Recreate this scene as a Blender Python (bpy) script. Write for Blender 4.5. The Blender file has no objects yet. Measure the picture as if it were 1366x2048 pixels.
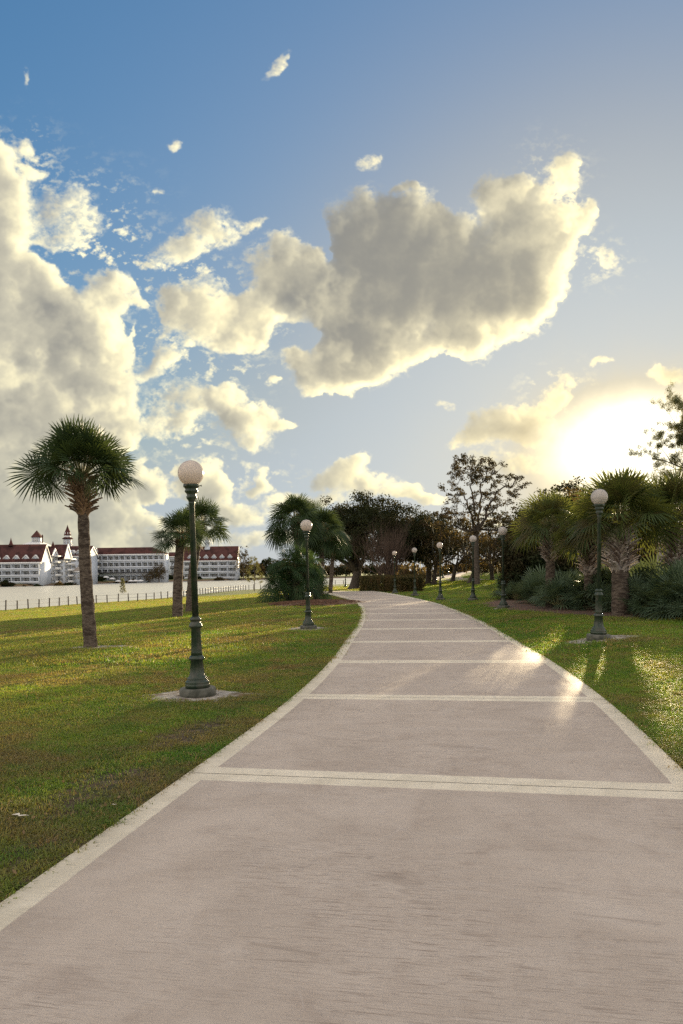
import bpy, math, random
import numpy as np
from mathutils import Vector, Matrix

# ======================= CAMERA, SKY, SUN, EXPOSURE =======================
sc = bpy.context.scene
FPX, HORY, ROLL, EYE = 1479.0, 1144.0, 0.013, 1.6      # focal length / horizon in photo pixels, roll, eye height
CR = (math.cos(ROLL), 0.0, -math.sin(ROLL)); CU = (math.sin(ROLL), 0.0, math.cos(ROLL))
cd = bpy.data.cameras.new("camera"); cam = bpy.data.objects.new("camera", cd); sc.collection.objects.link(cam)
cd.sensor_fit = 'VERTICAL'; cd.sensor_height = 36.0; cd.lens = 36.0*FPX/2048
cd.shift_y = (HORY-1024)/2048; cd.clip_start = 0.05; cd.clip_end = 9000
cam.matrix_world = Matrix(((CR[0], CU[0], 0, 0), (0, 0, -1, 0), (CR[2], CU[2], 0, EYE), (0, 0, 0, 1)))
sc.camera = cam
sc.cycles.use_denoising = False; sc.cycles.use_adaptive_sampling = False
sc.cycles.max_bounces = 7; sc.cycles.diffuse_bounces = 3; sc.cycles.glossy_bounces = 3
sc.cycles.transmission_bounces = 4; sc.cycles.transparent_max_bounces = 6
sc.cycles.sample_clamp_indirect = 2.0
sc.view_settings.view_transform = 'Standard'; sc.view_settings.look = 'None'
sc.view_settings.gamma = 1.0
EXPO = 1.35
sc.view_settings.exposure = EXPO
SUN_AZ = math.atan((1246-683)/FPX); SUN_EL = math.radians(7.6)
sl = bpy.data.lights.new("sun", 'SUN'); sl.energy = 5.0; sl.angle = math.radians(0.6); sl.color = (1.0, .80, .50)
sun = bpy.data.objects.new("sun", sl); sc.collection.objects.link(sun)
sdir = Vector((math.sin(SUN_AZ)*math.cos(SUN_EL), math.cos(SUN_AZ)*math.cos(SUN_EL), math.sin(SUN_EL)))
sun.rotation_euler = sdir.to_track_quat('Z', 'Y').to_euler(); sun.location = sdir*60

# ---- SKY MAP -------------------------------------------------------------
# direction-space cloud map (azimuth x elevation), synthesised from noise
AZ0, AZ1, EL0, EL1 = -64.0, 64.0, -3.0, 61.0
def sky_noise(x, y, seed):
    """gradient noise, range about -1..1"""
    rs = np.random.RandomState(seed)
    P = rs.permutation(512).astype(np.int32); P = np.concatenate([P, P, P])
    ang = rs.rand(512) * 2 * math.pi
    gx, gy = np.cos(ang).astype(np.float32), np.sin(ang).astype(np.float32)
    xi = np.floor(x).astype(np.int32); yi = np.floor(y).astype(np.int32)
    xf = (x - xi).astype(np.float32); yf = (y - yi).astype(np.float32)
    u = xf*xf*xf*(xf*(xf*6-15)+10); v = yf*yf*yf*(yf*(yf*6-15)+10)
    def g(ix, iy, dx, dy):
        h = P[(P[ix & 511] + iy) & 511]
        return gx[h]*dx + gy[h]*dy
    a = g(xi, yi, xf, yf); b = g(xi+1, yi, xf-1, yf)
    c = g(xi, yi+1, xf, yf-1); d = g(xi+1, yi+1, xf-1, yf-1)
    return (a*(1-u)+b*u)*(1-v) + (c*(1-u)+d*u)*v * 1.0
def sky_fbm(x, y, seed, octs, gain=0.5, billow=False):
    t = np.zeros_like(x, dtype=np.float32); amp = 1.0; tot = 0
    for o in range(octs):
        n = sky_noise(x, y, seed+o)
        t += amp * ((1 - 3.2*np.abs(n)) if billow else n*1.5)
        tot += amp; amp *= gain
        x, y = x*1.93 + y*0.43 + 17.1, y*1.93 - x*0.43 + 5.3
    return t / tot
SKY_BLOBS = [  # cx, cy, rx, ry, angle deg, strength, wispiness
    # left bank
    (-60,560,150,330,0,1.5,0),(5,420,75,130,10,1.2,0),(40,600,110,140,20,1.3,0),(110,650,110,110,0,1.3,0),
    (190,690,85,100,0,1.1,0),(120,780,170,130,0,1.4,0),(60,880,220,110,0,1.3,0),(225,860,95,70,20,1.0,0),
    (-60,300,70,130,0,1.1,0),(90,560,70,60,30,.7,.3),(30,1000,240,90,0,1.3,0),(200,960,120,50,0,.95,.1),(150,1050,230,50,0,.8,.1),(40,1095,300,60,0,1.0,.1),(330,1100,200,26,0,.6,.3),
    (65,290,24,26,30,.75,.5),(72,340,34,17,20,.75,.5),(130,410,62,42,-10,.72,.8),(165,465,46,44,0,.68,.8),(100,470,50,50,0,.55,.8),
    (240,585,62,48,-20,1.0,.1),(200,560,60,50,0,.55,.6),(225,500,25,30,0,.45,.8),
    # middle left
    (415,470,92,46,-18,.85,.5),(505,445,42,17,-35,.75,.5),(370,505,60,36,0,.7,.6),(350,610,75,62,10,.95,.3),(420,635,110,72,10,1.15,.15),
    (490,650,70,66,0,1.0,.1),(330,735,62,32,-20,.8,.5),(300,700,50,40,0,.45,.8),(430,560,60,30,0,.5,.7),
    (560,520,72,66,0,1.0,.1),(530,590,70,60,0,.9,.1),(610,590,80,80,20,1.1,.1),(620,500,30,45,0,.8,.2),
    # main cloud
    (730,470,105,95,0,1.4,0),(830,470,90,90,0,1.3,0),(790,560,170,130,0,1.6,0),(720,660,105,100,0,1.4,0),(745,720,110,62,0,1.3,0),
    (640,750,82,46,8,1.1,0),(592,705,34,44,0,.9,.15),(930,560,170,110,0,1.6,0),(1000,600,115,95,0,1.4,0),(940,680,90,46,0,1.1,.05),
    (1040,440,92,92,0,1.3,0),(1012,385,56,44,0,1.0,.1),(1130,350,46,46,0,1.1,0),(1148,428,48,38,0,1.05,.05),(1088,520,56,100,10,1.2,0),
    (860,690,50,60,0,.9,.0),(905,455,60,40,0,.9,0),(1060,600,60,70,0,1.0,0),
    # lower middle
    (350,815,58,48,0,.9,.45),(440,805,72,48,0,.9,.35),(505,840,70,46,10,1.05,.2),(568,852,34,14,0,.9,.2),(345,855,60,34,0,.8,.5),(520,885,40,18,0,.6,.5),
    (740,322,30,22,-35,.85,.45),(350,287,18,11,0,.62,.5),(310,382,14,10,0,.6,.6),(545,135,46,13,-52,.58,.7),(50,160,10,24,0,.4,.8),
    (1208,515,32,26,20,.66,.6),(900,820,34,15,8,.85,.35),(540,765,17,9,0,.6,.5),(1210,725,26,10,-30,.75,.4),
    (708,828,14,8,0,.5,.5),(385,700,22,10,0,.5,.5),(800,382,30,12,0,.6,.4),(830,385,12,12,0,.7,.3),
    # gaps
    (628,470,40,46,20,-1.3,0),(648,520,22,26,0,-.9,0),(95,500,46,22,20,-1.1,0),(150,560,46,24,30,-1.0,0),(30,350,20,30,0,-.5,0),(240,660,16,26,0,-.5,0),(170,845,60,12,-15,-.5,0),(262,905,30,14,0,-.6,0),(300,640,14,60,0,-.6,0),(235,500,60,26,0,-.8,0),(330,1010,90,10,0,-.6,0),(100,925,90,10,-8,-.4,0),(395,525,70,12,-10,-.5,0),(1075,470,10,30,20,-.3,0),(600,680,60,26,-10,-1.2,0),(880,745,50,40,0,-1.2,0),(300,560,28,50,10,-.9,0),(285,690,26,60,0,-1.0,0),(160,520,40,30,30,-.8,0),
    (440,540,90,14,-5,-.8,0),(905,420,26,30,0,-.6,0),(400,750,60,22,0,-.8,0),(660,800,60,14,0,-.6,0),(330,930,50,14,0,-.6,0),(985,470,18,30,20,-.4,0),(860,650,26,60,0,-.5,0),(760,840,200,50,0,-.8,0),(120,850,60,20,0,-.3,0),(300,880,24,30,0,-.6,0),
    (470,560,40,40,0,-.5,0),(610,640,16,40,0,-.4,0),
    # near sun
    (1010,850,90,46,-10,1.05,.1),(955,885,72,26,-5,1.0,.1),(1065,868,75,30,5,1.0,.1),(1105,790,52,28,-35,.72,.5),(1340,748,46,24,0,.8,.4),(1010,925,110,26,-8,.62,.5),
    # low bank
    (690,935,62,28,-20,.95,.2),(735,965,120,28,5,1.0,.15),(840,988,80,13,4,.85,.3),(530,945,17,30,0,.8,.3),(524,972,36,16,0,.85,.2),
    (395,965,62,52,0,1.05,.1),(345,950,24,46,0,.95,.1),(435,975,36,34,0,.85,.3),(430,1020,90,34,0,.8,.3),(240,985,110,40,0,1.0,.1),
    (480,1030,120,30,0,.62,.4),(620,1000,120,22,0,.7,.4),(560,1080,190,22,0,.5,.4),(330,1060,160,30,0,.6,.3),(900,1060,260,30,0,.4,.4),
]
def make_sky_map(W, H, world_to_px, sun_px, expo=1.0):
    az = np.radians(np.linspace(AZ0, AZ1, W, dtype=np.float32))[None, :]
    el = np.radians(np.linspace(EL0, EL1, H, dtype=np.float32))[:, None]
    dx = np.sin(az)*np.cos(el); dy = np.cos(az)*np.cos(el); dz = np.sin(el) + 0*az
    px, py = world_to_px(dx, dy, dz)
    px = px.astype(np.float32); py = py.astype(np.float32)
    # domain warp in several scales
    wx = sky_fbm(px/150, py/150, 3, 6, .58); wy = sky_fbm(px/150+40, py/150+9, 13, 6, .58)
    qx = px + 52*wx; qy = py + 44*wy
    n1w = sky_fbm(px/34, py/30, 231, 5, .6)
    n4 = sky_fbm(px/13, py/12, 331, 4, .6)
    B = np.zeros_like(px); Wp = np.zeros_like(px)
    for cx, cy, rx, ry, an, st, wi in SKY_BLOBS:
        c, s = math.cos(math.radians(an)), math.sin(math.radians(an))
        ex, ey = qx-cx, qy-cy
        r2 = ((ex*c+ey*s)/(rx*1.22))**2 + ((-ex*s+ey*c)/(ry*1.22))**2
        b = np.clip(1-r2, 0, None)**2*st
        B += b; Wp += np.maximum(b, 0)*wi
    B = np.maximum(B, 0); Wp = np.clip(Wp/np.maximum(B, 1e-3), 0, 1)
    B1 = 1-np.exp(-1.05*B)
    ux, uy = px + 9*wx, py + 9*wy
    n0 = sky_fbm(ux/95, uy/85, 71, 3, .5, billow=True)       # lobes
    n1 = sky_fbm(ux/38, uy/34, 31, 6, .62)                   # shreds
    n2 = sky_fbm(ux/17, uy/15, 51, 4, .55, billow=True)      # small puffs
    n3 = sky_fbm(ux/62+9, uy/46, 131, 6, .66)
    nn = .66*n0 + .66*n1 + .30*n2 + .66*n3
    # overlapping billows: each puff is bright and crisp on its sunward rim, soft on the far side
    sx = (np.degrees(sun_px[0])-AZ0)/(AZ1-AZ0)*W; sy = (np.degrees(sun_px[1])-EL0)/(EL1-EL0)*H
    rs = np.random.RandomState(11); PD = np.zeros_like(px); PL = np.zeros_like(px)
    ky, kx = np.where(B1[::4, ::4] > .30); npf = 520; sel = rs.randint(0, len(ky), npf); rad = np.sort(22+100*rs.rand(npf)**2.0)[::-1]
    sunx, suny = 1250.0, 905.0
    for q_ in range(npf):
        iy, ix = ky[sel[q_]]*4, kx[sel[q_]]*4; cx, cy = px[iy, ix], py[iy, ix]; R_ = rad[q_]
        if abs(cx) > 2500 or abs(cy-700) > 1500: continue
        h_ = int(R_*1.5*W/(AZ1-AZ0)/25.8)+2; a0, a1_, b0, b1_ = max(0, iy-h_), min(H, iy+h_), max(0, ix-h_), min(W, ix+h_)
        sl = (slice(a0, a1_), slice(b0, b1_)); X_ = px[sl]-cx+min(R_, 50)*(1.1*wx[sl]+.75*n1w[sl]+.30*n4[sl]); Y_ = (py[sl]-cy+min(R_, 50)*(1.1*wy[sl]-.7*n1w[sl]+.35*n4[sl]))
        r_ = np.sqrt(X_*X_+(Y_*1.12)**2)/R_; ux_, uy_ = sunx-cx, suny-cy; uy_ = uy_*.6-160; n_ = math.hypot(ux_, uy_)+1e-3; side = (X_*ux_+Y_*uy_)/n_/R_
        m_ = np.clip((1.0-r_)/(.30+.6*np.clip(.4-side, 0, 1)), 0, 1); m_ = m_*m_*(3-2*m_)
        PD[sl] = np.maximum(PD[sl], m_*.8)
        PL[sl] = PL[sl]*(1-.72*m_)+.72*m_*min(1.15, .45+R_/60)*np.clip(side*.62+.10*np.clip(r_, 0, 1)-.02, -.35, .55)
    B1 = B1+.16*(PD-.45)*np.clip(B1*4-.8, 0, 1)
    dens = B1 - .36 + nn*(.42+.22*Wp)*np.clip(1.35-.55*B1, .3, 1)*np.clip(B1*5-.2, 0, 1)
    # thin veils
    soft = .24+.36*Wp+.30*np.clip(wx*1.6+.3, 0, 1)
    alpha = np.clip(dens/soft, 0, 1); alpha = alpha**1.25*(1.8-.8*alpha)
    alpha = np.where(Wp > .3, alpha*(1-.5*(Wp-.3)), alpha)
    small = np.exp(-np.clip((B-.1)*3.2, 0, None))      # little scraps stay thin
    alpha = alpha*(1-.7*small)
    vn = sky_fbm(ux/30+50, uy/21, 431, 6, .66) + .35*sky_fbm(ux/9, uy/8, 471, 3, .6)
    veil = np.clip((B1-.06)*2.2, 0, 1)*np.clip(vn*1.7+.22, 0, 1)*.72
    alpha = 1-(1-alpha)*(1-np.clip(veil, 0, .85))
    # thin torn wisps linking the clouds
    wv = sum(a_*np.exp(-((px-x_)/rx_)**2-((py-y_)/ry_)**2) for x_, y_, rx_, ry_, a_ in ((250, 530, 130, 60, .8), (170, 440, 100, 80, .9), (400, 560, 110, 40, .8), (320, 690, 80, 50, .9), (440, 740, 90, 40, .7), (370, 860, 110, 50, .8), (560, 640, 60, 40, .6), (1120, 780, 60, 40, .8), (640, 990, 120, 30, .7), (470, 960, 120, 40, .6), (1200, 520, 50, 40, .6), (60, 320, 50, 60, .7), (1100, 350, 60, 60, .5)))
    wn = sky_fbm(px/48+.4*wx, py/30+.4*wy, 531, 6, .66)+.5*sky_fbm(px/16, py/12, 571, 4, .6)
    wa = np.clip(wv*(wn*2.1-.10), 0, .75); alpha = 1-(1-alpha)*(1-wa)
    thick = np.clip(dens, 0, None)
    # march towards the sun through the density field (in map texels)
    sx = (np.degrees(sun_px[0])-AZ0)/(AZ1-AZ0)*W; sy = (np.degrees(sun_px[1])-EL0)/(EL1-EL0)*H
    jj, ii = np.meshgrid(np.arange(W, dtype=np.float32), np.arange(H, dtype=np.float32))
    vx, vy = sx-jj, sy-ii; L = np.sqrt(vx*vx+vy*vy)+1e-3; vx /= L; vy /= L
    T = np.zeros_like(thick); k = W/2400.0
    for i, st in enumerate((2, 5, 9, 15, 24, 36, 52, 70)):
        a = np.clip(jj+vx*st*k, 0, W-1).astype(np.int32); b = np.clip(ii+vy*st*k, 0, H-1).astype(np.int32)
        T += thick[b, a]*(.5+.12*i)
    def blur(A, r):
        for ax in (0, 1):
            for _ in range(2):
                c = np.cumsum(np.pad(A, [(r+1, r) if q == ax else (0, 0) for q in (0, 1)], mode='edge'), axis=ax)
                n = A.shape[ax]
                A = (np.take(c, np.arange(2*r+1, 2*r+1+n), axis=ax) - np.take(c, np.arange(0, n), axis=ax))/(2*r+1)
        return A
    hs = blur(thick, max(1, int(5*k))); hs2 = blur(thick, int(14*k))
    gy_, gx_ = np.gradient(hs); gy2, gx2 = np.gradient(hs2)
    emb = (-(gx_*vx + gy_*vy)*5 - (gx2*vx+gy2*vy)*16)/k
    gt = -(gy2)*10/k      # lit a little from above too (elevation increases with row)
    core = blur(thick, int(3*k)+1)*.6 + hs2*.4
    # distance from sun controls back-lighting
    sd = L/W*(AZ1-AZ0)     # degrees
    tau = core*1.25 + T*.155
    trans = np.exp(-1.3*np.clip(tau-.07, 0, None))
    back = np.exp(-(sd/26)**2)
    # how grey the thick parts get: the main cloud greys most
    def G(cx, cy, rx, ry): return np.exp(-((px-cx)/rx)**2-((py-cy)/ry)**2)
    grey = np.clip(.40 + .80*G(780, 560, 190, 170) + .30*G(720, 470, 90, 80) + .45*G(1000, 560, 160, 120) - .06*G(60, 640, 200, 260) + .10*G(80, 1000, 330, 130) - .2*G(440,620,120,200), 0, 1.6)
    seam = sum(a_*G(x_, y_, rx_, ry_) for x_, y_, rx_, ry_, a_ in ((848, 560, 16, 50, .20), (842, 660, 22, 50, .32), (980, 650, 70, 22, .30), (690, 575, 22, 40, .30), (640, 600, 26, 30, .25), (1110, 395, 40, 50, .30), (1095, 560, 18, 90, .30), (720, 775, 110, 14, .30), (930, 700, 60, 16, .25), (600, 720, 24, 40, .25), (860, 420, 40, 24, .25), (960, 430, 30, 22, .22), (760, 560, 70, 110, -.12), (950, 560, 60, 40, -.12), (590, 600, 40, 26, -.30), (60, 760, 120, 30, .15), (40, 440, 60, 120, .10), (60, 900, 220, 120, .16), (1050, 860, 60, 14, -.25), (960, 890, 60, 12, -.10), (250, 600, 30, 18, -.12), (30, 830, 120, 50, -.2), (110, 620, 60, 40, -.25), (150, 690, 60, 22, -.22), (60, 730, 50, 20, -.25), (170, 770, 80, 26, -.18), (20, 590, 30, 40, .2), (222, 690, 26, 50, .2), (40, 490, 40, 60, .15), (120, 830, 90, 20, .12)))
    ce = np.clip(1.15-1.55*core, 0, 1)
    lit = trans**grey + blur(PL, 1)*(.28+.62*ce) + np.clip(emb, -.28, .36)*(.45+.45*ce) + np.clip(gt, -.08, .10)*.6 + .20*sky_fbm(ux/85, uy/70, 91, 6, .62) + (.05*n0 + .05*n2 + .10*n1w)*(.25+.75*ce) + seam*(.7+.6*n1) - .05
    lit = (lit-.62)*1.12+.62; lit = np.clip(.02+np.log1p(np.exp((lit-.02)*9))/9, .03, 1.25)[..., None]
    c_dark = np.array([.225, .23, .232], np.float32); c_mid = np.array([.58, .545, .42], np.float32); c_lit = np.array([1.12, 1.01, .64], np.float32)
    lo = np.clip(lit/.55, 0, 1); hi = np.clip((lit-.55)/.45, 0, 1.4)
    col = c_dark*(1-lo)+c_mid*lo; col = col*(1-hi)+c_lit*hi
    # clouds near sun: golden, brighter ; high and far ones whiter
    col = col*(1+.45*back[..., None]*np.array([1.0, .86, .50], np.float32))
    far = np.clip((sd-30)/25, 0, 1)[..., None]*(.25)
    col = col*(1-far)+far*col*np.array([.97, 1.0, 1.12], np.float32)
    col = col*(1+.10*np.clip(lit, 0, 1))
    low = np.clip((py-820)/250, 0, 1)[..., None]*.30
    col = col*(1-low)+low*np.array([.52, .53, .43], np.float32)
    # aureole round the sun, seen through thin haze
    sdn = sd*(1+.12*wx)
    sx2 = np.sqrt(((px-1268)/1.35+(py-890)*.25)**2+((py-893)*1.2)**2+1)/25.8; sdn = sx2*(1+.16*wx+.05*n1)
    a1 = 1.55*np.exp(-(sdn/4.4)**1.9) + .60*np.exp(-(sdn/7.0)**1.25)+ .12*np.exp(-(sd/18)**1.7)
    elfac = np.clip(1.15-(np.degrees(el)-6)/42, .25, 1.1)
    glow_c = np.array([1.0, .80, .42], np.float32)
    glow_w = np.array([1.9, 1.8, 1.45], np.float32)
    g = np.clip(a1*.95*elfac, 0, 1)
    whit = np.clip((a1-.55)/1.3, 0, 1)[..., None]
    gcol = glow_c*(1-whit)+glow_w*whit*1.15
    A = 1-(1-alpha)*(1-g)
    rgb = (col*alpha[..., None]*(1-g[..., None]*.75) + gcol*g[..., None]*(1-alpha[..., None]*.25))/np.maximum(alpha*(1-g*.75)+g*(1-alpha*.25), 1e-3)[..., None]
    # fade at the borders of the map
    ex = np.clip((np.degrees(az)-AZ0)/10, 0, 1)*np.clip((AZ1-np.degrees(az))/10, 0, 1)
    A = A*ex*np.clip((EL1-np.degrees(el))/8, 0, 1)
    out = np.zeros((H, W, 4), np.float32)
    out[..., :3] = rgb*expo; out[..., 3] = np.clip(A, 0, 1)
    return out

def world_to_px(dx, dy, dz):
    y = np.maximum(dy, .05)
    return 683+FPX*(dx*CR[0]+dz*CR[2])/y, HORY-FPX*(dx*CU[0]+dz*CU[2])/y
SKW, SKH = 2560, 1280
sky_arr = make_sky_map(SKW, SKH, world_to_px, (SUN_AZ, math.radians(8.9)), expo=2**-EXPO)
sky_img = bpy.data.images.new("cloud_field", SKW, SKH, alpha=True, float_buffer=True)
sky_img.colorspace_settings.name = 'Non-Color'; sky_img.alpha_mode = 'CHANNEL_PACKED'
sky_img.pixels.foreach_set(sky_arr.ravel()); sky_img.update(); del sky_arr

class NT:
    """small helper round a node tree"""
    def __init__(s, tree): s.t = tree; s.n = tree.nodes; s.l = tree.links
    def new(s, typ, ins=None, **kw):
        n = s.n.new(typ)
        for k, v in kw.items(): setattr(n, k, v)
        for k, v in (ins or {}).items():
            if isinstance(v, bpy.types.NodeSocket): s.l.new(v, n.inputs[k])
            else: n.inputs[k].default_value = v
        return n
    def math(s, op, a, b=0.0, c=0.0, clamp=False):
        return s.new('ShaderNodeMath', {0: a, 1: b, 2: c}, operation=op, use_clamp=clamp).outputs[0]
    def mapr(s, v, a, b, c=0.0, d=1.0, kind='SMOOTHSTEP'):
        return s.new('ShaderNodeMapRange', {'Value': v, 'From Min': a, 'From Max': b, 'To Min': c, 'To Max': d}, interpolation_type=kind).outputs[0]
    def mix(s, f, a, b, blend='MIX'):
        n = s.n.new('ShaderNodeMix'); n.data_type = 'RGBA'; n.blend_type = blend
        for i, v in ((0, f), (6, a), (7, b)):
            if isinstance(v, bpy.types.NodeSocket): s.l.new(v, n.inputs[i])
            else: n.inputs[i].default_value = v if i == 0 else (*v[:3], 1)
        return n.outputs[2]
    def noise(s, vec, scale, detail=4, rough=.55, dist=0.0):
        return s.new('ShaderNodeTexNoise', {'Vector': vec, 'Scale': scale, 'Detail': detail, 'Roughness': rough, 'Distortion': dist}).outputs['Fac']

w = bpy.data.worlds.new("World"); sc.world = w; w.use_nodes = True
nt = NT(w.node_tree); nt.n.clear()
skyn = nt.new('ShaderNodeTexSky', sky_type='NISHITA', sun_disc=False, sun_elevation=SUN_EL, sun_rotation=SUN_AZ,
              altitude=0, air_density=1.0, dust_density=1.2, ozone_density=2.2)
tc = nt.new('ShaderNodeTexCoord').outputs['Generated']
sep = nt.new('ShaderNodeSeparateXYZ', {0: tc})
az = nt.math('ARCTAN2', sep.outputs[0], sep.outputs[1]); el = nt.math('ARCSINE', sep.outputs[2])
u = nt.math('MULTIPLY_ADD', az, 180/math.pi/(AZ1-AZ0), -AZ0/(AZ1-AZ0)); v = nt.math('MULTIPLY_ADD', el, 180/math.pi/(EL1-EL0), -EL0/(EL1-EL0))
uv = nt.new('ShaderNodeCombineXYZ', {0: u, 1: v}).outputs[0]
cl = nt.new('ShaderNodeTexImage', {'Vector': uv}, extension='CLIP', interpolation='Linear'); cl.image = sky_img
SKYS = .085
skyc = nt.mix(1.0, skyn.outputs[0], (SKYS, SKYS, SKYS), 'MULTIPLY')
# the photograph's tone range: bright sky near the sun is compressed, deep blue is left alone
lum = nt.new('ShaderNodeRGBToBW', {0: skyc}).outputs[0]
gain = nt.math('DIVIDE', 1.45, nt.math('MULTIPLY_ADD', lum, 5.0, 1.0))
skyc = nt.new('ShaderNodeVectorMath', {0: skyc, 1: nt.new('ShaderNodeCombineXYZ', {0: gain, 1: gain, 2: gain}).outputs[0]}, operation='MULTIPLY').outputs[0]
rb = nt.new('ShaderNodeSeparateColor', {0: skyc})
warm = nt.mapr(nt.math('SUBTRACT', rb.outputs[0], nt.math('MULTIPLY', rb.outputs[2], .80)), -.06, .07)
lum2 = nt.new('ShaderNodeRGBToBW', {0: skyc}).outputs[0]
cool = nt.new('ShaderNodeCombineXYZ', {0: nt.math('MULTIPLY', lum2, .90), 1: nt.math('MULTIPLY', lum2, 1.04), 2: nt.math('MULTIPLY', lum2, 1.16)}).outputs[0]
skyc = nt.new('ShaderNodeHueSaturation', {'Saturation': 1.28, 'Color': skyc}).outputs[0]
skyc = nt.mix(nt.math('MULTIPLY', warm, .90), skyc, cool)
# broken bright cloud added behind and above the camera, unseen, to lift ground light
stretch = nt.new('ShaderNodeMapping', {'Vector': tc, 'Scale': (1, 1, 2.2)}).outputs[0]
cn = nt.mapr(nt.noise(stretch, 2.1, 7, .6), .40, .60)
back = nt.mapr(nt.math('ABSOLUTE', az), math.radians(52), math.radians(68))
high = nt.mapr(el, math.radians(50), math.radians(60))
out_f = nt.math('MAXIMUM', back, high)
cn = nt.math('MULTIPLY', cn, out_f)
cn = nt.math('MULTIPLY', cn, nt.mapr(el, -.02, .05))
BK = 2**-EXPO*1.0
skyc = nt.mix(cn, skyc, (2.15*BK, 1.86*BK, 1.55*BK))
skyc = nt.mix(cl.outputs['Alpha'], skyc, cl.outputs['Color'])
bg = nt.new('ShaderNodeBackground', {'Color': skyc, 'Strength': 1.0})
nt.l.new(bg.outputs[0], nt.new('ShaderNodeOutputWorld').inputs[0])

# ======================= HELPERS =======================
rng = np.random.RandomState(7); random.seed(7)
def H0(px): return 1153.0 - ROLL*px
def ray(px, py):
    a, b = (px-683)/FPX, (HORY-py)/FPX
    return np.array([a*CR[0]+b*CU[0], 1.0, a*CR[2]+b*CU[2]])
def at(px, py, d): r = ray(px, py)*d; return np.array([r[0], r[1], r[2]+EYE])

def sstep(x, a, b): t = np.clip((x-a)/(b-a), 0, 1); return t*t*(3-2*t)
def poly_dist(x, y, P, closed=True):
    """signed distance to a polygon, positive outside"""
    x = np.asarray(x, float); y = np.asarray(y, float); d = np.full(x.shape, 1e9); ins = np.zeros(x.shape, bool)
    n = len(P)
    for i in range(n if closed else n-1):
        ax, ay = P[i]; bx, by = P[(i+1) % n]
        ex, ey = bx-ax, by-ay; t = np.clip(((x-ax)*ex+(y-ay)*ey)/(ex*ex+ey*ey+1e-9), 0, 1)
        d = np.minimum(d, np.hypot(x-ax-t*ex, y-ay-t*ey))
        c = ((ay > y) != (by > y)) & (x < ex*(y-ay)/(ey+1e-12)+ax)
        ins ^= c
    return np.where(ins, -d, d) if closed else d
FENCE = [(-38, 30), (-34, 48), (-30.3, 66), (-28.5, 74), (-27, 80), (-24, 86), (-21.5, 94), (-21, 105), (-20.3, 116), (-18.7, 132), (-16.5, 141), (-10, 142), (.5, 140), (9, 138), (20, 140)]
LAKE = [(-60, -80), (-44, 20), (-38, 46), (-34, 65), (-32, 74), (-30.5, 82), (-27.5, 89), (-25.3, 96), (-24.8, 105), (-24, 117), (-22.3, 133), (-19, 145), (-10, 146.5), (.5, 144.5), (9, 142.5), (22, 145),
        (48, 165), (62, 300), (66, 560), (44, 560), (6, 525), (-40, 490), (-62, 452), (-95, 410), (-113, 388), (-121, 352), (-122, 318), (-133, 297), (-165, 288), (-260, 262), (-420, 230), (-380, -80)]
LAKE_Z = -2.6
# --- path centre line (world metres), smoothed and sampled by arc length
CP = [(-1.7, -7.0), (-.85, -2.4), (.64, 5.48), (1.24, 9.0), (1.66, 12.6), (1.98, 16.8), (2.40, 22.5), (2.66, 29), (2.72, 35), (2.35, 43), (1.35, 53.5), (.45, 60), (-1.2, 66.2), (-4.2, 69.8), (-6.9, 71.0)]
def catmull(P, n=24):
    P = [np.array(p, float) for p in P]; out = []
    P = [2*P[0]-P[1]] + P + [2*P[-1]-P[-2]]
    for i in range(1, len(P)-2):
        a, b, c, d = P[i-1], P[i], P[i+1], P[i+2]
        for k in range(n):
            t = k/n
            out.append(.5*((2*b)+(c-a)*t+(2*a-5*b+4*c-d)*t*t+(3*b-a-3*c+d)*t**3))
    out.append(P[-2]); return np.array(out)
_c = catmull(CP, 40); _s = np.concatenate([[0], np.cumsum(np.hypot(*np.diff(_c, axis=0).T))])
PS = np.arange(0, _s[-1], .25); PX = np.interp(PS, _s, _c[:, 0]); PY = np.interp(PS, _s, _c[:, 1])
_k = np.ones(9)/9
def _sm(a): return np.convolve(np.pad(a, 4, mode='edge'), _k, mode='valid')
PX2, PY2 = PX.copy(), PY.copy(); PX2[6:-6] = _sm(PX)[6:-6]; PY2[6:-6] = _sm(PY)[6:-6]; PX, PY = PX2, PY2
PTX, PTY = np.gradient(PX), np.gradient(PY); _l = np.hypot(PTX, PTY); PTX /= _l; PTY /= _l
PW = 1.92 + .18*sstep(PS, 45, 60)                       # half width
S0 = PS[np.argmin(np.hypot(PX-.64, PY-5.48))]            # joint in front of the camera
pathpoly = [(PX[i]-PTY[i]*PW[i], PY[i]+PTX[i]*PW[i]) for i in range(0, len(PS), 4)] + [(PX[i]+PTY[i]*PW[i], PY[i]-PTX[i]*PW[i]) for i in range(len(PS)-1, -1, -4)]
def right_edge(y): return np.interp(y, PY[:-40], PX[:-40]+PTY[:-40]*PW[:-40])
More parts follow.
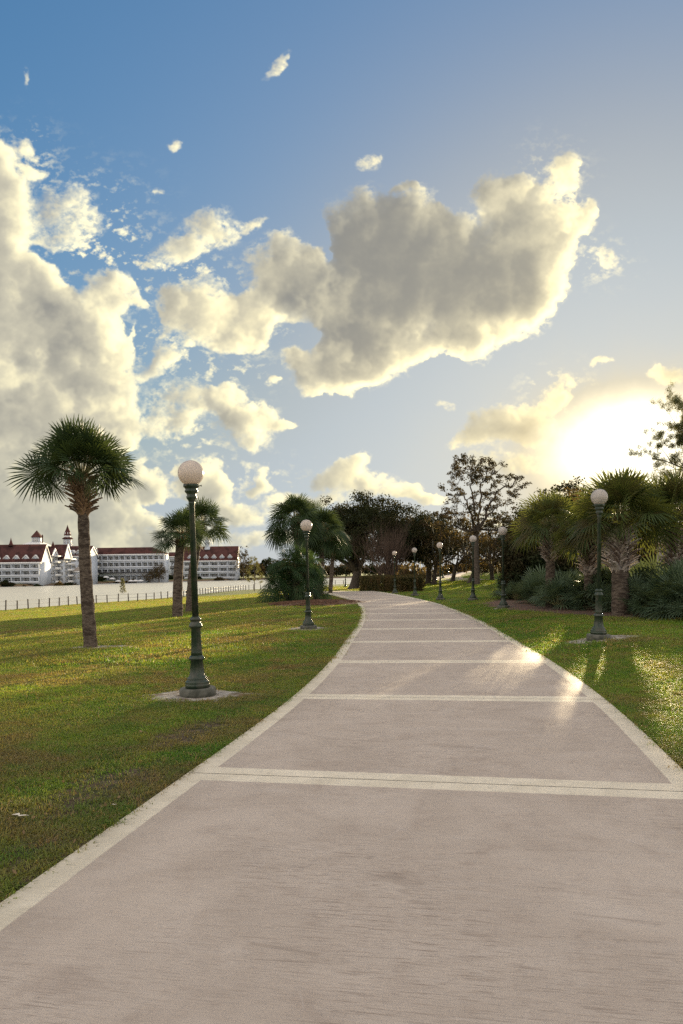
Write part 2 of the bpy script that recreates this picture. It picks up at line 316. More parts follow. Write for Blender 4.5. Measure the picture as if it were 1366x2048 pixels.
def ground_z(x, y):
    x = np.asarray(x, float); y = np.asarray(y, float)
    d = poly_dist(x, y, LAKE)
    near = np.where(y < 200, 1.0, 0.0)*np.where((x < 60), 1, 0)
    k = 1.0 - .45*sstep(x, -16, 2)
    zn = -2.75 + (2.75-1.5*k)*sstep(d, -.3, 2.4) + 1.5*k*sstep(d, 2.4, 42)
    zn = np.where(d > 0, zn, -2.75-np.clip(-d, 0, 2)*.6)
    xr = x - right_edge(y)
    zr = (.20*sstep(xr, .1, 2.2) + .22*sstep(xr, 3, 7) + .35*sstep(xr, 9, 30))*(1-.75*sstep(y, 34, 50)*(1-sstep(xr, 4, 14)))
    zr = zr*np.where(y > -30, 1, 0)
    hill = 1.6*sstep(y, 84, 120)*sstep(x, 8, 26)*sstep(d, 0, 30)
    zf = np.where(d > 0, -2.75+1.35*sstep(d, -.3, 5), -2.75-np.clip(-d, 0, 2)*.6)
    far = (y > 175) | (x < -60)
    z = np.where(far, zf, zn+np.where(xr > 0, zr, 0)*sstep(d, 2, 20)+hill)
    z = z + .03*np.sin(x*.55+1.3)*np.sin(y*.31)*sstep(np.abs(x-2.2), 2.4, 6)*sstep(d, 4, 20)
    return z
def gz(x, y): return float(ground_z(np.array([x]), np.array([y]))[0])
def hit(px, py, dmax=400):
    """ground point seen at a photo pixel"""
    ds = np.concatenate([np.arange(2, 60, .05), np.arange(60, dmax, .3)])
    r = ray(px, py); x, y, z = r[0]*ds, ds, r[2]*ds+EYE
    g = ground_z(x, y); i = np.argmax(z < g)
    return np.array([x[i], y[i], g[i]])

class MB:
    """mesh builder: collects arrays of vertices and faces"""
    def __init__(s): s.v = []; s.f3 = []; s.f4 = []; s.n = 0; s.m3 = []; s.m4 = []; s.fn = []
    def add(s, v, f, mi=0):
        v = np.asarray(v, np.float32).reshape(-1, 3); f = np.asarray(f, np.int64)
        if f.size:
            if f.shape[1] == 3: s.f3.append(f+s.n); s.m3.append(np.full(len(f), mi))
            else: s.f4.append(f+s.n); s.m4.append(np.full(len(f), mi))
        s.v.append(v); s.n += len(v)
    def ngon(s, v):
        s.fn.append(list(range(s.n, s.n+len(v)))); s.v.append(np.asarray(v, np.float32)); s.n += len(v)
    def mesh(s, name, mats, smooth=False):
        me = bpy.data.meshes.new(name); V = np.concatenate(s.v) if s.v else np.zeros((0, 3))
        F3 = np.concatenate(s.f3) if s.f3 else np.zeros((0, 3), int); F4 = np.concatenate(s.f4) if s.f4 else np.zeros((0, 4), int)
        loops = np.concatenate([F3.ravel(), F4.ravel()] + [np.array(f) for f in s.fn]).astype(np.int32)
        tot = np.concatenate([np.full(len(F3), 3), np.full(len(F4), 4), np.array([len(f) for f in s.fn], int)]).astype(np.int32)
        st = np.concatenate([[0], np.cumsum(tot)[:-1]]).astype(np.int32) if len(tot) else np.zeros(0, np.int32)
        me.vertices.add(len(V)); me.vertices.foreach_set('co', V.astype(np.float32).ravel())
        me.loops.add(len(loops)); me.loops.foreach_set('vertex_index', loops)
        me.polygons.add(len(tot)); me.polygons.foreach_set('loop_start', st); me.polygons.foreach_set('loop_total', tot)
        for m in (mats if isinstance(mats, (list, tuple)) else [mats]): me.materials.append(m)
        if isinstance(mats, (list, tuple)) and len(mats) > 1:
            mi = np.concatenate(s.m3+s.m4+[np.zeros(len(s.fn))]).astype(np.int32); me.polygons.foreach_set('material_index', mi)
        me.update(calc_edges=True); me.validate()
        if smooth: me.polygons.foreach_set('use_smooth', np.ones(len(me.polygons), bool))
        return me
    def build(s, name, mats, parent=None, smooth=False, loc=None):
        o = bpy.data.objects.new(name, s.mesh(name, mats, smooth)); sc.collection.objects.link(o)
        if parent: o.parent = parent
        if loc is not None: o.location = loc
        return o
    # shapes
    def box(s, c, h, rz=0.0, taper=1.0):
        c = np.array(c, float); x, y, z = h
        v = np.array([[-x, -y, -z], [x, -y, -z], [x, y, -z], [-x, y, -z], [-x*taper, -y*taper, z], [x*taper, -y*taper, z], [x*taper, y*taper, z], [-x*taper, y*taper, z]])
        if rz: ca, sa = math.cos(rz), math.sin(rz); v = np.stack([v[:, 0]*ca-v[:, 1]*sa, v[:, 0]*sa+v[:, 1]*ca, v[:, 2]], 1)
        s.add(v+c, [[0, 3, 2, 1], [4, 5, 6, 7], [0, 1, 5, 4], [1, 2, 6, 5], [2, 3, 7, 6], [3, 0, 4, 7]])
    def tube(s, P, R, n=8, cap=True, flat=1.0):
        P = np.array(P, float); m = len(P); R = np.broadcast_to(np.array(R, float), (m,))
        T = np.gradient(P, axis=0); T /= np.linalg.norm(T, axis=1, keepdims=True)+1e-9
        ref = np.array([0, 0, 1.]) if abs(T[0][2]) < .9 else np.array([1., 0, 0])
        a = np.cross(T, ref); a /= np.linalg.norm(a, axis=1, keepdims=True)+1e-9; b = np.cross(T, a)
        th = np.arange(n)/n*2*math.pi
        V = P[:, None]+R[:, None, None]*(np.cos(th)[None, :, None]*a[:, None]+flat*np.sin(th)[None, :, None]*b[:, None])
        i = np.arange(m-1)[:, None]*n; j = np.arange(n)[None]; k = (j+1) % n
        F = np.stack([i+j, i+k, i+n+k, i+n+j], -1).reshape(-1, 4)
        s.add(V.reshape(-1, 3), F[:, ::-1])
        if cap: s.ngon(V[-1][::-1]); s.ngon(V[0])
    def lathe(s, prof, n=32, flute=None, z0=0.0):
        """prof: (r, z) list; flute: (zlo, zhi, count, depth)"""
        th = np.arange(n)/n*2*math.pi; V = []
        for r, z in prof:
            rr = np.full(n, r)
            if flute:
                for (a, b, cnt, dep) in flute:
                    if a <= z <= b: rr = r - dep*np.clip(np.cos(th*cnt), 0, 1)**.7
            V.append(np.stack([rr*np.cos(th), rr*np.sin(th), np.full(n, z+z0)], 1))
        m = len(prof); V = np.array(V)
        i = np.arange(m-1)[:, None]*n; j = np.arange(n)[None]; k = (j+1) % n
        s.add(V.reshape(-1, 3), np.stack([i+j, i+k, i+n+k, i+n+j], -1).reshape(-1, 4))

def empty(name, loc, rz=0.0):
    o = bpy.data.objects.new(name, None); sc.collection.objects.link(o); o.location = loc; o.rotation_euler = (0, 0, rz); o.empty_display_size = .2; return o
def tag(o, label=None, cat=None, group=None, kind=None):
    for k, v in (('label', label), ('category', cat), ('group', group), ('kind', kind)):
        if v: o[k] = v
    return o
def copy_tree(o, parent=None):
    c = o.copy(); sc.collection.objects.link(c); c.parent = parent
    for ch in list(o.children): copy_tree(ch, c)
    return c

# ======================= MATERIALS =======================
def mat(name, c1, c2=None, scale=4.0, rough=.8, detail=4, bump=0.0, bscale=None, trans=0.0, tcol=None, metal=0.0, spec=.5, c3=None, s3=.6, coord='Object', rnd=0.0, stretch=None, coat=0.0):
    m = bpy.data.materials.new(name); m.use_nodes = True; t = NT(m.node_tree)
    bs = t.n['Principled BSDF']; outn = t.n['Material Output']
    bs.inputs['Roughness'].default_value = rough; bs.inputs['Metallic'].default_value = metal; bs.inputs['Specular IOR Level'].default_value = spec
    bs.inputs['Coat Weight'].default_value = coat
    vec = t.new('ShaderNodeNewGeometry').outputs['Position'] if coord == 'World' else t.new('ShaderNodeTexCoord').outputs['Object']
    if stretch: vec = t.new('ShaderNodeMapping', {'Vector': vec, 'Scale': stretch}).outputs[0]
    if c2 is not None:
        f = t.mapr(t.noise(vec, scale, detail), .35, .65)
        col = t.mix(f, c1, c2)
        if c3 is not None: col = t.mix(t.mapr(t.noise(vec, s3, 3), .45, .62), col, c3)
    else: col = t.mix(0.0, c1, c1)
    if rnd:
        oi = t.new('ShaderNodeObjectInfo').outputs['Random']
        hs = t.new('ShaderNodeHueSaturation', {'Hue': .5, 'Saturation': 1.0, 'Value': t.mapr(oi, 0, 1, 1-rnd, 1+rnd, 'LINEAR'), 'Fac': 1.0, 'Color': col}); col = hs.outputs[0]
    t.l.new(col, bs.inputs['Base Color'])
    if bump:
        bn = t.new('ShaderNodeBump', {'Height': t.noise(vec, bscale or scale*4, 5), 'Strength': bump, 'Distance': .02}); t.l.new(bn.outputs[0], bs.inputs['Normal'])
    if trans:
        tr = t.new('ShaderNodeBsdfTranslucent'); 
        if tcol: tr.inputs[0].default_value = (*tcol, 1)
        else: t.l.new(col, tr.inputs[0])
        ms = t.new('ShaderNodeMixShader', {0: trans}); t.l.new(bs.outputs[0], ms.inputs[1]); t.l.new(tr.outputs[0], ms.inputs[2]); t.l.new(ms.outputs[0], outn.inputs[0])
    return m
M = {}
M['iron'] = mat('dark_green_iron', (.016, .030, .018), (.027, .045, .026), 14, .32, c3=(.045, .050, .035), s3=9, bump=.25, bscale=60, spec=.42)
M['globe'] = mat('frosted_globe', (.58, .55, .51), (.66, .62, .58), 3, .22, trans=.42, tcol=(.60, .52, .47), spec=.5)
M['plinth'] = mat('plinth_concrete', (.055, .058, .045), (.12, .12, .10), 9, .9, bump=.5)
M['bark_palm'] = mat('palm_bark', (.085, .066, .052), (.18, .145, .115), 16, .95, spec=.1, bump=.9, bscale=40, c3=(.06, .045, .036), s3=5, stretch=(1, 1, 3.2))
M['bark_dark'] = mat('dark_bark', (.055, .04, .03), (.12, .095, .075), 10, .95, bump=.8)
M['bark_grey'] = mat('grey_bark', (.22, .19, .17), (.34, .30, .27), 6, .9, bump=.6, stretch=(1, 1, .3))
M['twig'] = mat('bare_twig_bark', (.075, .052, .040), (.14, .10, .08), 8, .95, spec=.1)
M['boot'] = mat('old_leaf_base', (.34, .29, .25), (.52, .46, .42), 6, .9, c3=(.17, .12, .09), s3=3, bump=.4)
M['boot_brown'] = mat('brown_leaf_base', (.16, .095, .05), (.30, .19, .11), 6, .9, c3=(.09, .06, .04), s3=3, bump=.4)
M['frond'] = mat('palm_frond', (.034, .060, .020), (.066, .098, .030), 2.2, .55, trans=.38, tcol=(.15, .165, .03), c3=(.08, .065, .025), s3=1.3, spec=.25)
M['frond_dark'] = mat('dark_palm_frond', (.018, .040, .014), (.036, .066, .020), 2.2, .55, trans=.28, tcol=(.06, .08, .018), spec=.25)
M['frond_dead'] = mat('dead_palm_frond', (.20, .13, .06), (.30, .21, .11), 3, .8, trans=.3)
M['petiole'] = mat('frond_stalk', (.12, .13, .045), (.20, .17, .07), 3, .6)
M['palmetto'] = mat('silver_palmetto_leaf', (.065, .105, .062), (.135, .185, .115), 2.0, .55, trans=.30, tcol=(.12, .15, .05), c3=(.035, .062, .028), s3=1.1, spec=.25)
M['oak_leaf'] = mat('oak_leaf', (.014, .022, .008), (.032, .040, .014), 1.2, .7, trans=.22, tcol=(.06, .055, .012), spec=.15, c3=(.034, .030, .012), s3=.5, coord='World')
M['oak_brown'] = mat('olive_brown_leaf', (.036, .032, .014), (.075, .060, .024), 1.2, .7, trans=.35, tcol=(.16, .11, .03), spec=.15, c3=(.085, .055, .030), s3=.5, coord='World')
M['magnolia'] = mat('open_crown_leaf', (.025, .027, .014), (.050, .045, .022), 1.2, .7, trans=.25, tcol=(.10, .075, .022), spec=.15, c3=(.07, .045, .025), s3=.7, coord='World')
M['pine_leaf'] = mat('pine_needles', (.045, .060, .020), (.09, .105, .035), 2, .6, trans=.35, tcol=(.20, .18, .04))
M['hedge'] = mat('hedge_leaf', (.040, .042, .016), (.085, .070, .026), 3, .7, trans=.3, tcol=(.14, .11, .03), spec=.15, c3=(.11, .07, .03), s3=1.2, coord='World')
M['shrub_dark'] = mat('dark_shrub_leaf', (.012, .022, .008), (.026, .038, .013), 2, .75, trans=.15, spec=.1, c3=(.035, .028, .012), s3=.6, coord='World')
M['fan_deep'] = mat('deep_green_frond', (.016, .040, .014), (.036, .072, .024), 2.4, .6, trans=.25, tcol=(.06, .10, .02), spec=.2)
M['moss'] = mat('grey_moss', (.22, .21, .16), (.32, .30, .22), 3, .95, trans=.5)
M['mulch'] = mat('pine_mulch', (.075, .038, .022), (.16, .085, .05), 22, .95, bump=1.0, bscale=60, c3=(.11, .075, .05), s3=3)
M['chip'] = mat('mulch_chip', (.10, .05, .03), (.20, .11, .065), 5, .95, coord='World')
M['sand'] = mat('pale_sand', (.24, .22, .19), (.40, .37, .32), 12, .95, bump=1.0, bscale=30, c3=(.16, .12, .08), s3=5, coord='World')
M['post'] = mat('weathered_post', (.06, .045, .035), (.11, .085, .065), 12, .9, bump=.5)
M['wire'] = mat('fence_wire', (.20, .19, .17), None, rough=.5, metal=.8)
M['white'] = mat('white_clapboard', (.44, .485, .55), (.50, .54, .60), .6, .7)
M['cream'] = mat('cream_trim', (.68, .68, .67), None, rough=.65)
M['roofred'] = mat('red_shingle', (.075, .034, .031), (.098, .043, .038), 2.2, .95, spec=.1, c3=(.050, .024, .022), s3=.3)
M['glass'] = mat('window_glass', (.10, .115, .13), (.20, .21, .22), .9, .18, spec=.7)
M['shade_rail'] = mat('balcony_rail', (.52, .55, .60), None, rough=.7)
M['dark_trim'] = mat('dark_awning', (.05, .05, .055), None, rough=.8)
M['stone'] = mat('tan_stone', (.30, .26, .22), (.40, .35, .30), 1, .9)
M['soil'] = mat('bare_soil', (.060, .045, .030), (.13, .10, .07), 18, .95, spec=.1, bump=1.0, bscale=45, c3=(.05, .055, .025), s3=6, coord='World')
M['litter'] = mat('dry_leaf_piece', (.52, .48, .40), (.66, .62, .54), 8, .8)
# ======================= SETTING: ground, water, path =======================
# ground sheet: polar grid that reaches the horizon
ring = [0.0, .8]
while ring[-1] < 4500: ring.append(ring[-1]*1.022+.02)
ang = np.radians(np.concatenate([np.arange(-62, 62, .42), np.arange(62, 298, 4.0)]))
RR, AA = np.meshgrid(np.array(ring[1:]), ang, indexing='ij')
GX, GY = RR*np.sin(AA), RR*np.cos(AA)
GZ = ground_z(GX, GY)
pd = poly_dist(GX, GY, pathpoly)
GZ = np.where(pd < .06, GZ-.0, GZ)
m_, n_ = GX.shape
V = np.concatenate([np.stack([GX, GY, GZ], -1).reshape(-1, 3), [[0, 0, gz(0, 0)]]])
i = np.arange(m_-1)[:, None]*n_; j = np.arange(n_)[None]; k = (j+1) % n_
F = np.stack([i+j, i+n_+j, i+n_+k, i+k], -1).reshape(-1, 4)
gm = MB(); gm.add(V, F)
gm.add(np.zeros((0, 3)), np.zeros((0, 3), int))
gm.f3.append(np.stack([np.full(n_, len(V)-1), np.arange(n_), (np.arange(n_)+1) % n_], 1)); gm.m3.append(np.zeros(n_))

def grass_colour(t, pos, dark=1.0):
    n1 = t.mapr(t.noise(pos, .35, 4, .6), .40, .62); n2 = t.mapr(t.noise(pos, 1.6, 4, .6), .45, .65); n3 = t.mapr(t.noise(pos, .13, 3), .42, .6)
    c = t.mix(n1, (.074*dark, .160*dark, .018*dark), (.135*dark, .212*dark, .027*dark))
    c = t.mix(t.math('MULTIPLY', n2, .55), c, (.210*dark, .210*dark, .045*dark))
    # the lawn left of the path is drier than the one on the right
    px_ = t.new('ShaderNodeSeparateXYZ', {0: pos}).outputs[0]; dry = t.mapr(px_, 3.5, -1.5)
    nb = t.math('ADD', t.noise(pos, .55, 5, .65, .6), t.math('MULTIPLY', dry, .055))
    br = t.mapr(nb, .50, .70); nl = t.mapr(t.noise(pos, .16, 4, .6), .40, .62)
    c = t.mix(t.math('MULTIPLY', t.math('MULTIPLY', dry, nl), .34), c, (.165*dark, .145*dark, .050*dark))
    return t.mix(t.math('MULTIPLY', br, .75), c, (.165*dark, .120*dark, .062*dark)), br
mg = bpy.data.materials.new("lawn_ground"); mg.use_nodes = True; t = NT(mg.node_tree); bs = t.n['Principled BSDF']
pos = t.new('ShaderNodeNewGeometry').outputs['Position']
col, br = grass_colour(t, pos, .82)
fine = t.noise(pos, 28, 5, .7)
col = t.mix(t.mapr(fine, .35, .7), col, (.045, .050, .018), 'MIX')
col2 = t.mix(.5, col, (.07, .08, .02))
col = t.mix(.35, col, grass_colour(t, pos, 1.0)[0])
# sandy bank along the water
sp_ = t.new('ShaderNodeSeparateXYZ', {0: pos})
bank = t.mapr(t.math('ADD', sp_.outputs[2], t.math('MULTIPLY', t.noise(pos, .8, 4), .5)), -1.25, -1.62)
col = t.mix(bank, col, (.17, .12, .075))
t.l.new(col, bs.inputs['Base Color']); bs.inputs['Roughness'].default_value = .9; bs.inputs['Specular IOR Level'].default_value = .2
bn = t.new('ShaderNodeBump', {'Height': t.noise(pos, 22, 6, .75), 'Strength': 1.0, 'Distance': .05})
t.l.new(bn.outputs[0], bs.inputs['Normal'])
ground = gm.build("ground", mg, smooth=True); ground['kind'] = 'structure'

mw_ = bpy.data.materials.new("lake_water"); mw_.use_nodes = True; t = NT(mw_.node_tree); bs = t.n['Principled BSDF']
bs.inputs['Base Color'].default_value = (.46, .455, .395, 1); bs.inputs['Roughness'].default_value = .34; bs.inputs['IOR'].default_value = 1.7
pos = t.new('ShaderNodeNewGeometry').outputs['Position']
st = t.new('ShaderNodeMapping', {'Vector': pos, 'Scale': (1, .55, 1)}).outputs[0]
hgt = t.math('ADD', t.noise(st, 1.1, 5, .6), t.math('MULTIPLY', t.noise(st, .18, 3), 1.2))
bn = t.new('ShaderNodeBump', {'Height': hgt, 'Strength': .12, 'Distance': .25}); t.l.new(bn.outputs[0], bs.inputs['Normal'])
wb = MB(); wb.add([[-420, -120, LAKE_Z], [80, -120, LAKE_Z], [80, 640, LAKE_Z], [-420, 640, LAKE_Z]], [[0, 1, 2, 3]])
water = wb.build("lake_water", mw_); water['kind'] = 'structure'

# path slab with cast border bands and transverse joints
pm = MB(); NTc = 9
tt = np.linspace(-1, 1, NTc); Z = []
for q in range(len(PS)):
    pass
zc = ground_z(PX, PY)*0 + .022 + np.where(PY > 60, ground_z(PX, PY), 0)
Pv = np.stack([PX[:, None]+PTY[:, None]*PW[:, None]*tt, PY[:, None]-PTX[:, None]*PW[:, None]*tt, np.repeat(zc[:, None], NTc, 1)], -1)
skL, skR = Pv[:, 0].copy(), Pv[:, -1].copy(); skL[:, 2] -= .2; skR[:, 2] -= .2
Pv = np.concatenate([skL[:, None], Pv, skR[:, None]], 1); nn_ = NTc+2
i = np.arange(len(PS)-1)[:, None]*nn_; j = np.arange(nn_-1)[None]
Fp = np.stack([i+j, i+j+1, i+nn_+j+1, i+nn_+j], -1).reshape(-1, 4)
pm.add(Pv.reshape(-1, 3), Fp)
mp = bpy.data.materials.new("path_concrete"); mp.use_nodes = True; t = NT(mp.node_tree); bs = t.n['Principled BSDF']
pa = pm.mesh("path", mp)
uvl = pa.uv_layers.new(name="UVMap")
U_ = np.concatenate([PS[:, None]*np.ones(nn_)], 0); T_ = np.concatenate([-PW[:, None], PW[:, None]*tt, PW[:, None]], 1)
uvv = np.stack([U_.ravel(), T_.ravel()], 1)
li = np.zeros(len(pa.loops), np.int32); pa.loops.foreach_get('vertex_index', li)
uvl.data.foreach_set('uv', uvv[li].astype(np.float32).ravel())
path = bpy.data.objects.new("path", pa); sc.collection.objects.link(path); path['kind'] = 'structure'
uvn = t.new('ShaderNodeUVMap', uv_map="UVMap").outputs[0]; su = t.new('ShaderNodeSeparateXYZ', {0: uvn})
s_, t_ = su.outputs[0], su.outputs[1]
pos = t.new('ShaderNodeNewGeometry').outputs['Position']
wob = t.math('MULTIPLY', t.math('SUBTRACT', t.noise(pos, 9, 4), .5), .018)
at_ = t.math('ADD', t.math('ABSOLUTE', t_), wob)
edge = t.mapr(at_, 1.735, 1.745, kind='LINEAR')
JS = 3.70
ds = t.math('PINGPONG', t.math('ADD', s_, -S0+JS*40), JS/2)        # 0 at a joint
dj = t.math('ADD', ds, wob)
jb = t.mapr(dj, .192, .182, kind='LINEAR')
band = t.math('MAXIMUM', edge, jb)
groove = t.mapr(ds, .0065, .0035, kind='LINEAR')
lines = t.new('ShaderNodeCombineXYZ', {0: t.math('MULTIPLY', s_, 1.0), 1: t.math('MULTIPLY', t_, .045)}).outputs[0]
br1 = t.noise(lines, 95, 4, .7, .25); br2 = t.noise(lines, 26, 5, .6, .3)
blot = t.noise(pos, .9, 6, .62, .7); blot2 = t.noise(pos, 3.2, 6, .65, .5); speck = t.noise(pos, 260, 3, .7)
pan = t.mix(t.mapr(blot, .33, .68), (.432, .366, .305), (.505, .434, .366))
pan = t.mix(t.math('MULTIPLY', t.mapr(blot2, .50, .72), .35), pan, (.55, .48, .41))
pan = t.mix(t.math('MULTIPLY', t.mapr(blot2, .48, .28), .35), pan, (.30, .235, .19))
# warped smears left by the finishing trowel
smv = t.new('ShaderNodeMapping', {'Vector': lines, 'Scale': (1.4, 9, 1)}).outputs[0]
sme = t.noise(smv, 1.8, 6, .65, 1.6)
pan = t.mix(t.math('MULTIPLY', t.mapr(sme, .54, .66), .20), pan, (.56, .50, .44))
pan = t.mix(t.math('MULTIPLY', t.mapr(sme, .44, .34), .16), pan, (.28, .22, .18))
area = t.mapr(t.noise(pos, .45, 3, .5), .42, .58)
br3 = t.noise(lines, 240, 3, .75, .1)
br_amt = t.math('MULTIPLY', t.math('MAXIMUM', t.mapr(br1, .48, .34), t.mapr(br3, .46, .34)), t.math('MULTIPLY_ADD', area, .62, .16))
pan = t.mix(br_amt, pan, (.235, .185, .15))
pan = t.mix(t.math('MULTIPLY', t.mapr(br1, .55, .72), .35), pan, (.55, .48, .42))
pan = t.mix(t.math('MULTIPLY', t.mapr(speck, .60, .72), .22), pan, (.17, .14, .115))
# stray trowel lines and scuffs across the slabs
lv = t.new('ShaderNodeCombineXYZ', {0: t.math('MULTIPLY', s_, 1.15), 1: t.math('MULTIPLY', t_, .10)}).outputs[0]
ln_ = t.math('ABSOLUTE', t.math('SUBTRACT', t.noise(lv, 1.0, 2, .4), .5)); lnm = t.math('MULTIPLY', t.mapr(ln_, .0045, .0012), t.mapr(t.noise(pos, 2.2, 4, .7), .48, .60))
pan = t.mix(t.math('MULTIPLY', lnm, .30), pan, (.20, .155, .125))
sc_v = t.noise(pos, .75, 3, .5, 2.2); scf = t.mapr(t.math('ABSOLUTE', t.math('SUBTRACT', sc_v, .52)), .010, .0)
pan = t.mix(t.math('MULTIPLY', t.math('MULTIPLY', scf, t.mapr(t.noise(pos, 1.7, 4, .7), .50, .66)), .35), pan, (.56, .50, .45))
pit = t.new('ShaderNodeTexVoronoi', {'Vector': pos, 'Scale': 34.0}).outputs['Distance']
pan = t.mix(t.math('MULTIPLY', t.mapr(pit, .085, .03), t.mapr(t.noise(pos, 5, 3), .52, .62)), pan, (.17, .13, .105))
bor = t.mix(t.mapr(blot2, .35, .65), (.64, .575, .45), (.74, .67, .535))
bor = t.mix(t.math('MULTIPLY', t.mapr(t.noise(pos, 14, 6, .7), .52, .72), .35), bor, (.40, .355, .29))
bor = t.mix(t.math('MULTIPLY', t.mapr(t.noise(lines, 60, 4), .5, .35), .22), bor, (.38, .33, .27))
wear = t.mapr(t.noise(pos, 1.3, 5, .7), .58, .74)
cpath = t.mix(t.math('MULTIPLY', band, t.math('SUBTRACT', 1.0, t.math('MULTIPLY', wear, .35))), pan, bor)
cpath = t.mix(groove, cpath, (.05, .04, .03))
# dirty outer rim of the slab
rim = t.math('MULTIPLY', t.mapr(t.math('ADD', at_, t.math('MULTIPLY', t.noise(pos, 20, 4), .03)), 1.915, 1.945, kind='LINEAR'), .0)
t.l.new(cpath, bs.inputs['Base Color'])
rg = t.mapr(blot2, .3, .7, .80, .92); t.l.new(rg, bs.inputs['Roughness']); bs.inputs['Specular IOR Level'].default_value = .15
hh = t.math('ADD', t.math('MULTIPLY', br1, .5), t.math('MULTIPLY', speck, .35)); hh = t.math('SUBTRACT', hh, t.math('MULTIPLY', groove, 3.0)); hh = t.math('ADD', hh, t.math('MULTIPLY', br2, .35))
bn = t.new('ShaderNodeBump', {'Height': hh, 'Strength': .7, 'Distance': .006}); t.l.new(bn.outputs[0], bs.inputs['Normal'])

# worn soil strips against both slab edges
for sd_ in (-1, 1):
    sm_ = MB(); offs = np.array([-.02, .03, .07, .11]); r5 = np.random.RandomState(5+sd_); wv = .05*np.convolve(r5.rand(len(PS)+8), np.ones(9)/9, 'valid')*2+.03*r5.rand(len(PS))
    P_ = []
    for k_, of in enumerate(offs):
        o_ = PW+of+(wv if k_ == 3 else wv*.5 if k_ == 2 else 0)
        xx, yy = PX+PTY*o_*sd_, PY-PTX*o_*sd_; P_.append(np.stack([xx, yy, ground_z(xx, yy)+.006-.012*(k_ == 3)], 1))
    P_ = np.stack(P_, 1)[:int(60/.25)]; i = np.arange(len(P_)-1)[:, None]*4; j = np.arange(3)[None]; F_ = np.stack([i+j, i+j+1, i+4+j+1, i+4+j], -1).reshape(-1, 4)
    sm_.add(P_.reshape(-1, 3), F_ if sd_ > 0 else F_[:, ::-1]); so = sm_.build('bare_soil', M['soil'], smooth=True); so['kind'] = 'structure'

# second stretch of path climbing the rise beyond the hedge
def sheet_strip(name, pts, w, material, lift=.02, kind='structure'):
    c = catmull(pts, 12); T = np.gradient(c, axis=0); T /= np.linalg.norm(T, axis=1, keepdims=True)
    mb = MB(); cols = 7; a = np.linspace(-1, 1, cols)
    P = np.stack([c[:, :1]+T[:, 1:2]*w*a, c[:, 1:2]-T[:, 0:1]*w*a], -1)
    z = ground_z(P[..., 0], P[..., 1])+lift
    i = np.arange(len(c)-1)[:, None]*cols; j = np.arange(cols-1)[None]
    mb.add(np.concatenate([P, z[..., None]], -1).reshape(-1, 3), np.stack([i+j, i+j+1, i+cols+j+1, i+cols+j], -1).reshape(-1, 4))
    o = mb.build(name, material, smooth=True); o['kind'] = kind; return o
M['far_path'] = mat('far_path_concrete', (.30, .25, .23), (.38, .32, .29), .8, .8)
sheet_strip("path", [(34, 74), (22, 80), (15, 88), (14, 98), (17, 110), (26, 122), (40, 130)], 1.9, M['far_path'])

def patch(name, cx, cy, rx, ry, material, lift=.018, rot=0.0, hump=0.0, seed=1, irr=.25, n=72, rings=14, kind='structure'):
    """irregular ground patch draped on the ground"""
    rs = np.random.RandomState(seed); th = np.arange(n)/n*2*math.pi
    rad = np.ones(n)
    for k_ in range(2, 22): rad += irr/(k_**.75)*rs.uniform(-.6, .6)*np.cos(k_*th+rs.rand()*6.28)
    rr = np.linspace(0, 1, rings+1)[1:]
    X = rr[:, None]*rad*np.cos(th)*rx; Y = rr[:, None]*rad*np.sin(th)*ry
    c_, s2 = math.cos(rot), math.sin(rot); X, Y = X*c_-Y*s2+cx, X*s2+Y*c_+cy
    Z_ = ground_z(X, Y)+lift*(1.15-rr[:, None]**6)+hump*(1-rr[:, None]**2)+hump*.35*rs.uniform(-1, 1, X.shape)*(rr[:, None] < .98)
    Vv = np.concatenate([np.stack([X, Y, Z_], -1).reshape(-1, 3), [[cx, cy, gz(cx, cy)+lift*1.15+hump]]])
    mb = MB(); i = np.arange(rings-1)[:, None]*n; j = np.arange(n)[None]; kk = (j+1) % n
    mb.add(Vv, np.stack([i+j, i+n+j, i+n+kk, i+kk], -1).reshape(-1, 4))
    mb.f3.append(np.stack([np.full(n, len(Vv)-1), np.arange(n), (np.arange(n)+1) % n], 1)); mb.m3.append(np.zeros(n))
    o = mb.build(name, material, smooth=True); o['kind'] = kind
    PATCHES.append((cx, cy, rx*.93, ry*.93, rot)); return o
PATCHES = []

# ======================= LEAF / BRANCH TOOLS =======================
def unit(a): return a/(np.linalg.norm(a, axis=-1, keepdims=True)+1e-9)
def leaf_cards(mb, C, per, rad, size, rs, squash=(1, 1, 1), mi=0, aspect=.55, hang=0.0):
    """scatter small pointed leaf-cards round the cluster centres C"""
    C = np.repeat(np.asarray(C, float), per, 0); n = len(C)
    d = rs.normal(size=(n, 3)); d = unit(d)*(rs.rand(n, 1)**.45)*np.array(squash)
    rad_ = np.repeat(rad, per)[:, None] if np.ndim(rad) else rad
    p = C+d*rad_
    a = unit(rs.normal(size=(n, 3))+d*.8+np.array([0, 0, -hang])); b = unit(np.cross(a, rs.normal(size=(n, 3))))
    s = size*rs.uniform(.55, 1.35, (n, 1)); w_ = s*aspect
    V = np.stack([p-a*s*.5, p+b*w_*.5, p+a*s*.5, p-b*w_*.5], 1).reshape(-1, 3)
    mb.add(V, np.arange(n*4).reshape(-1, 4), mi)
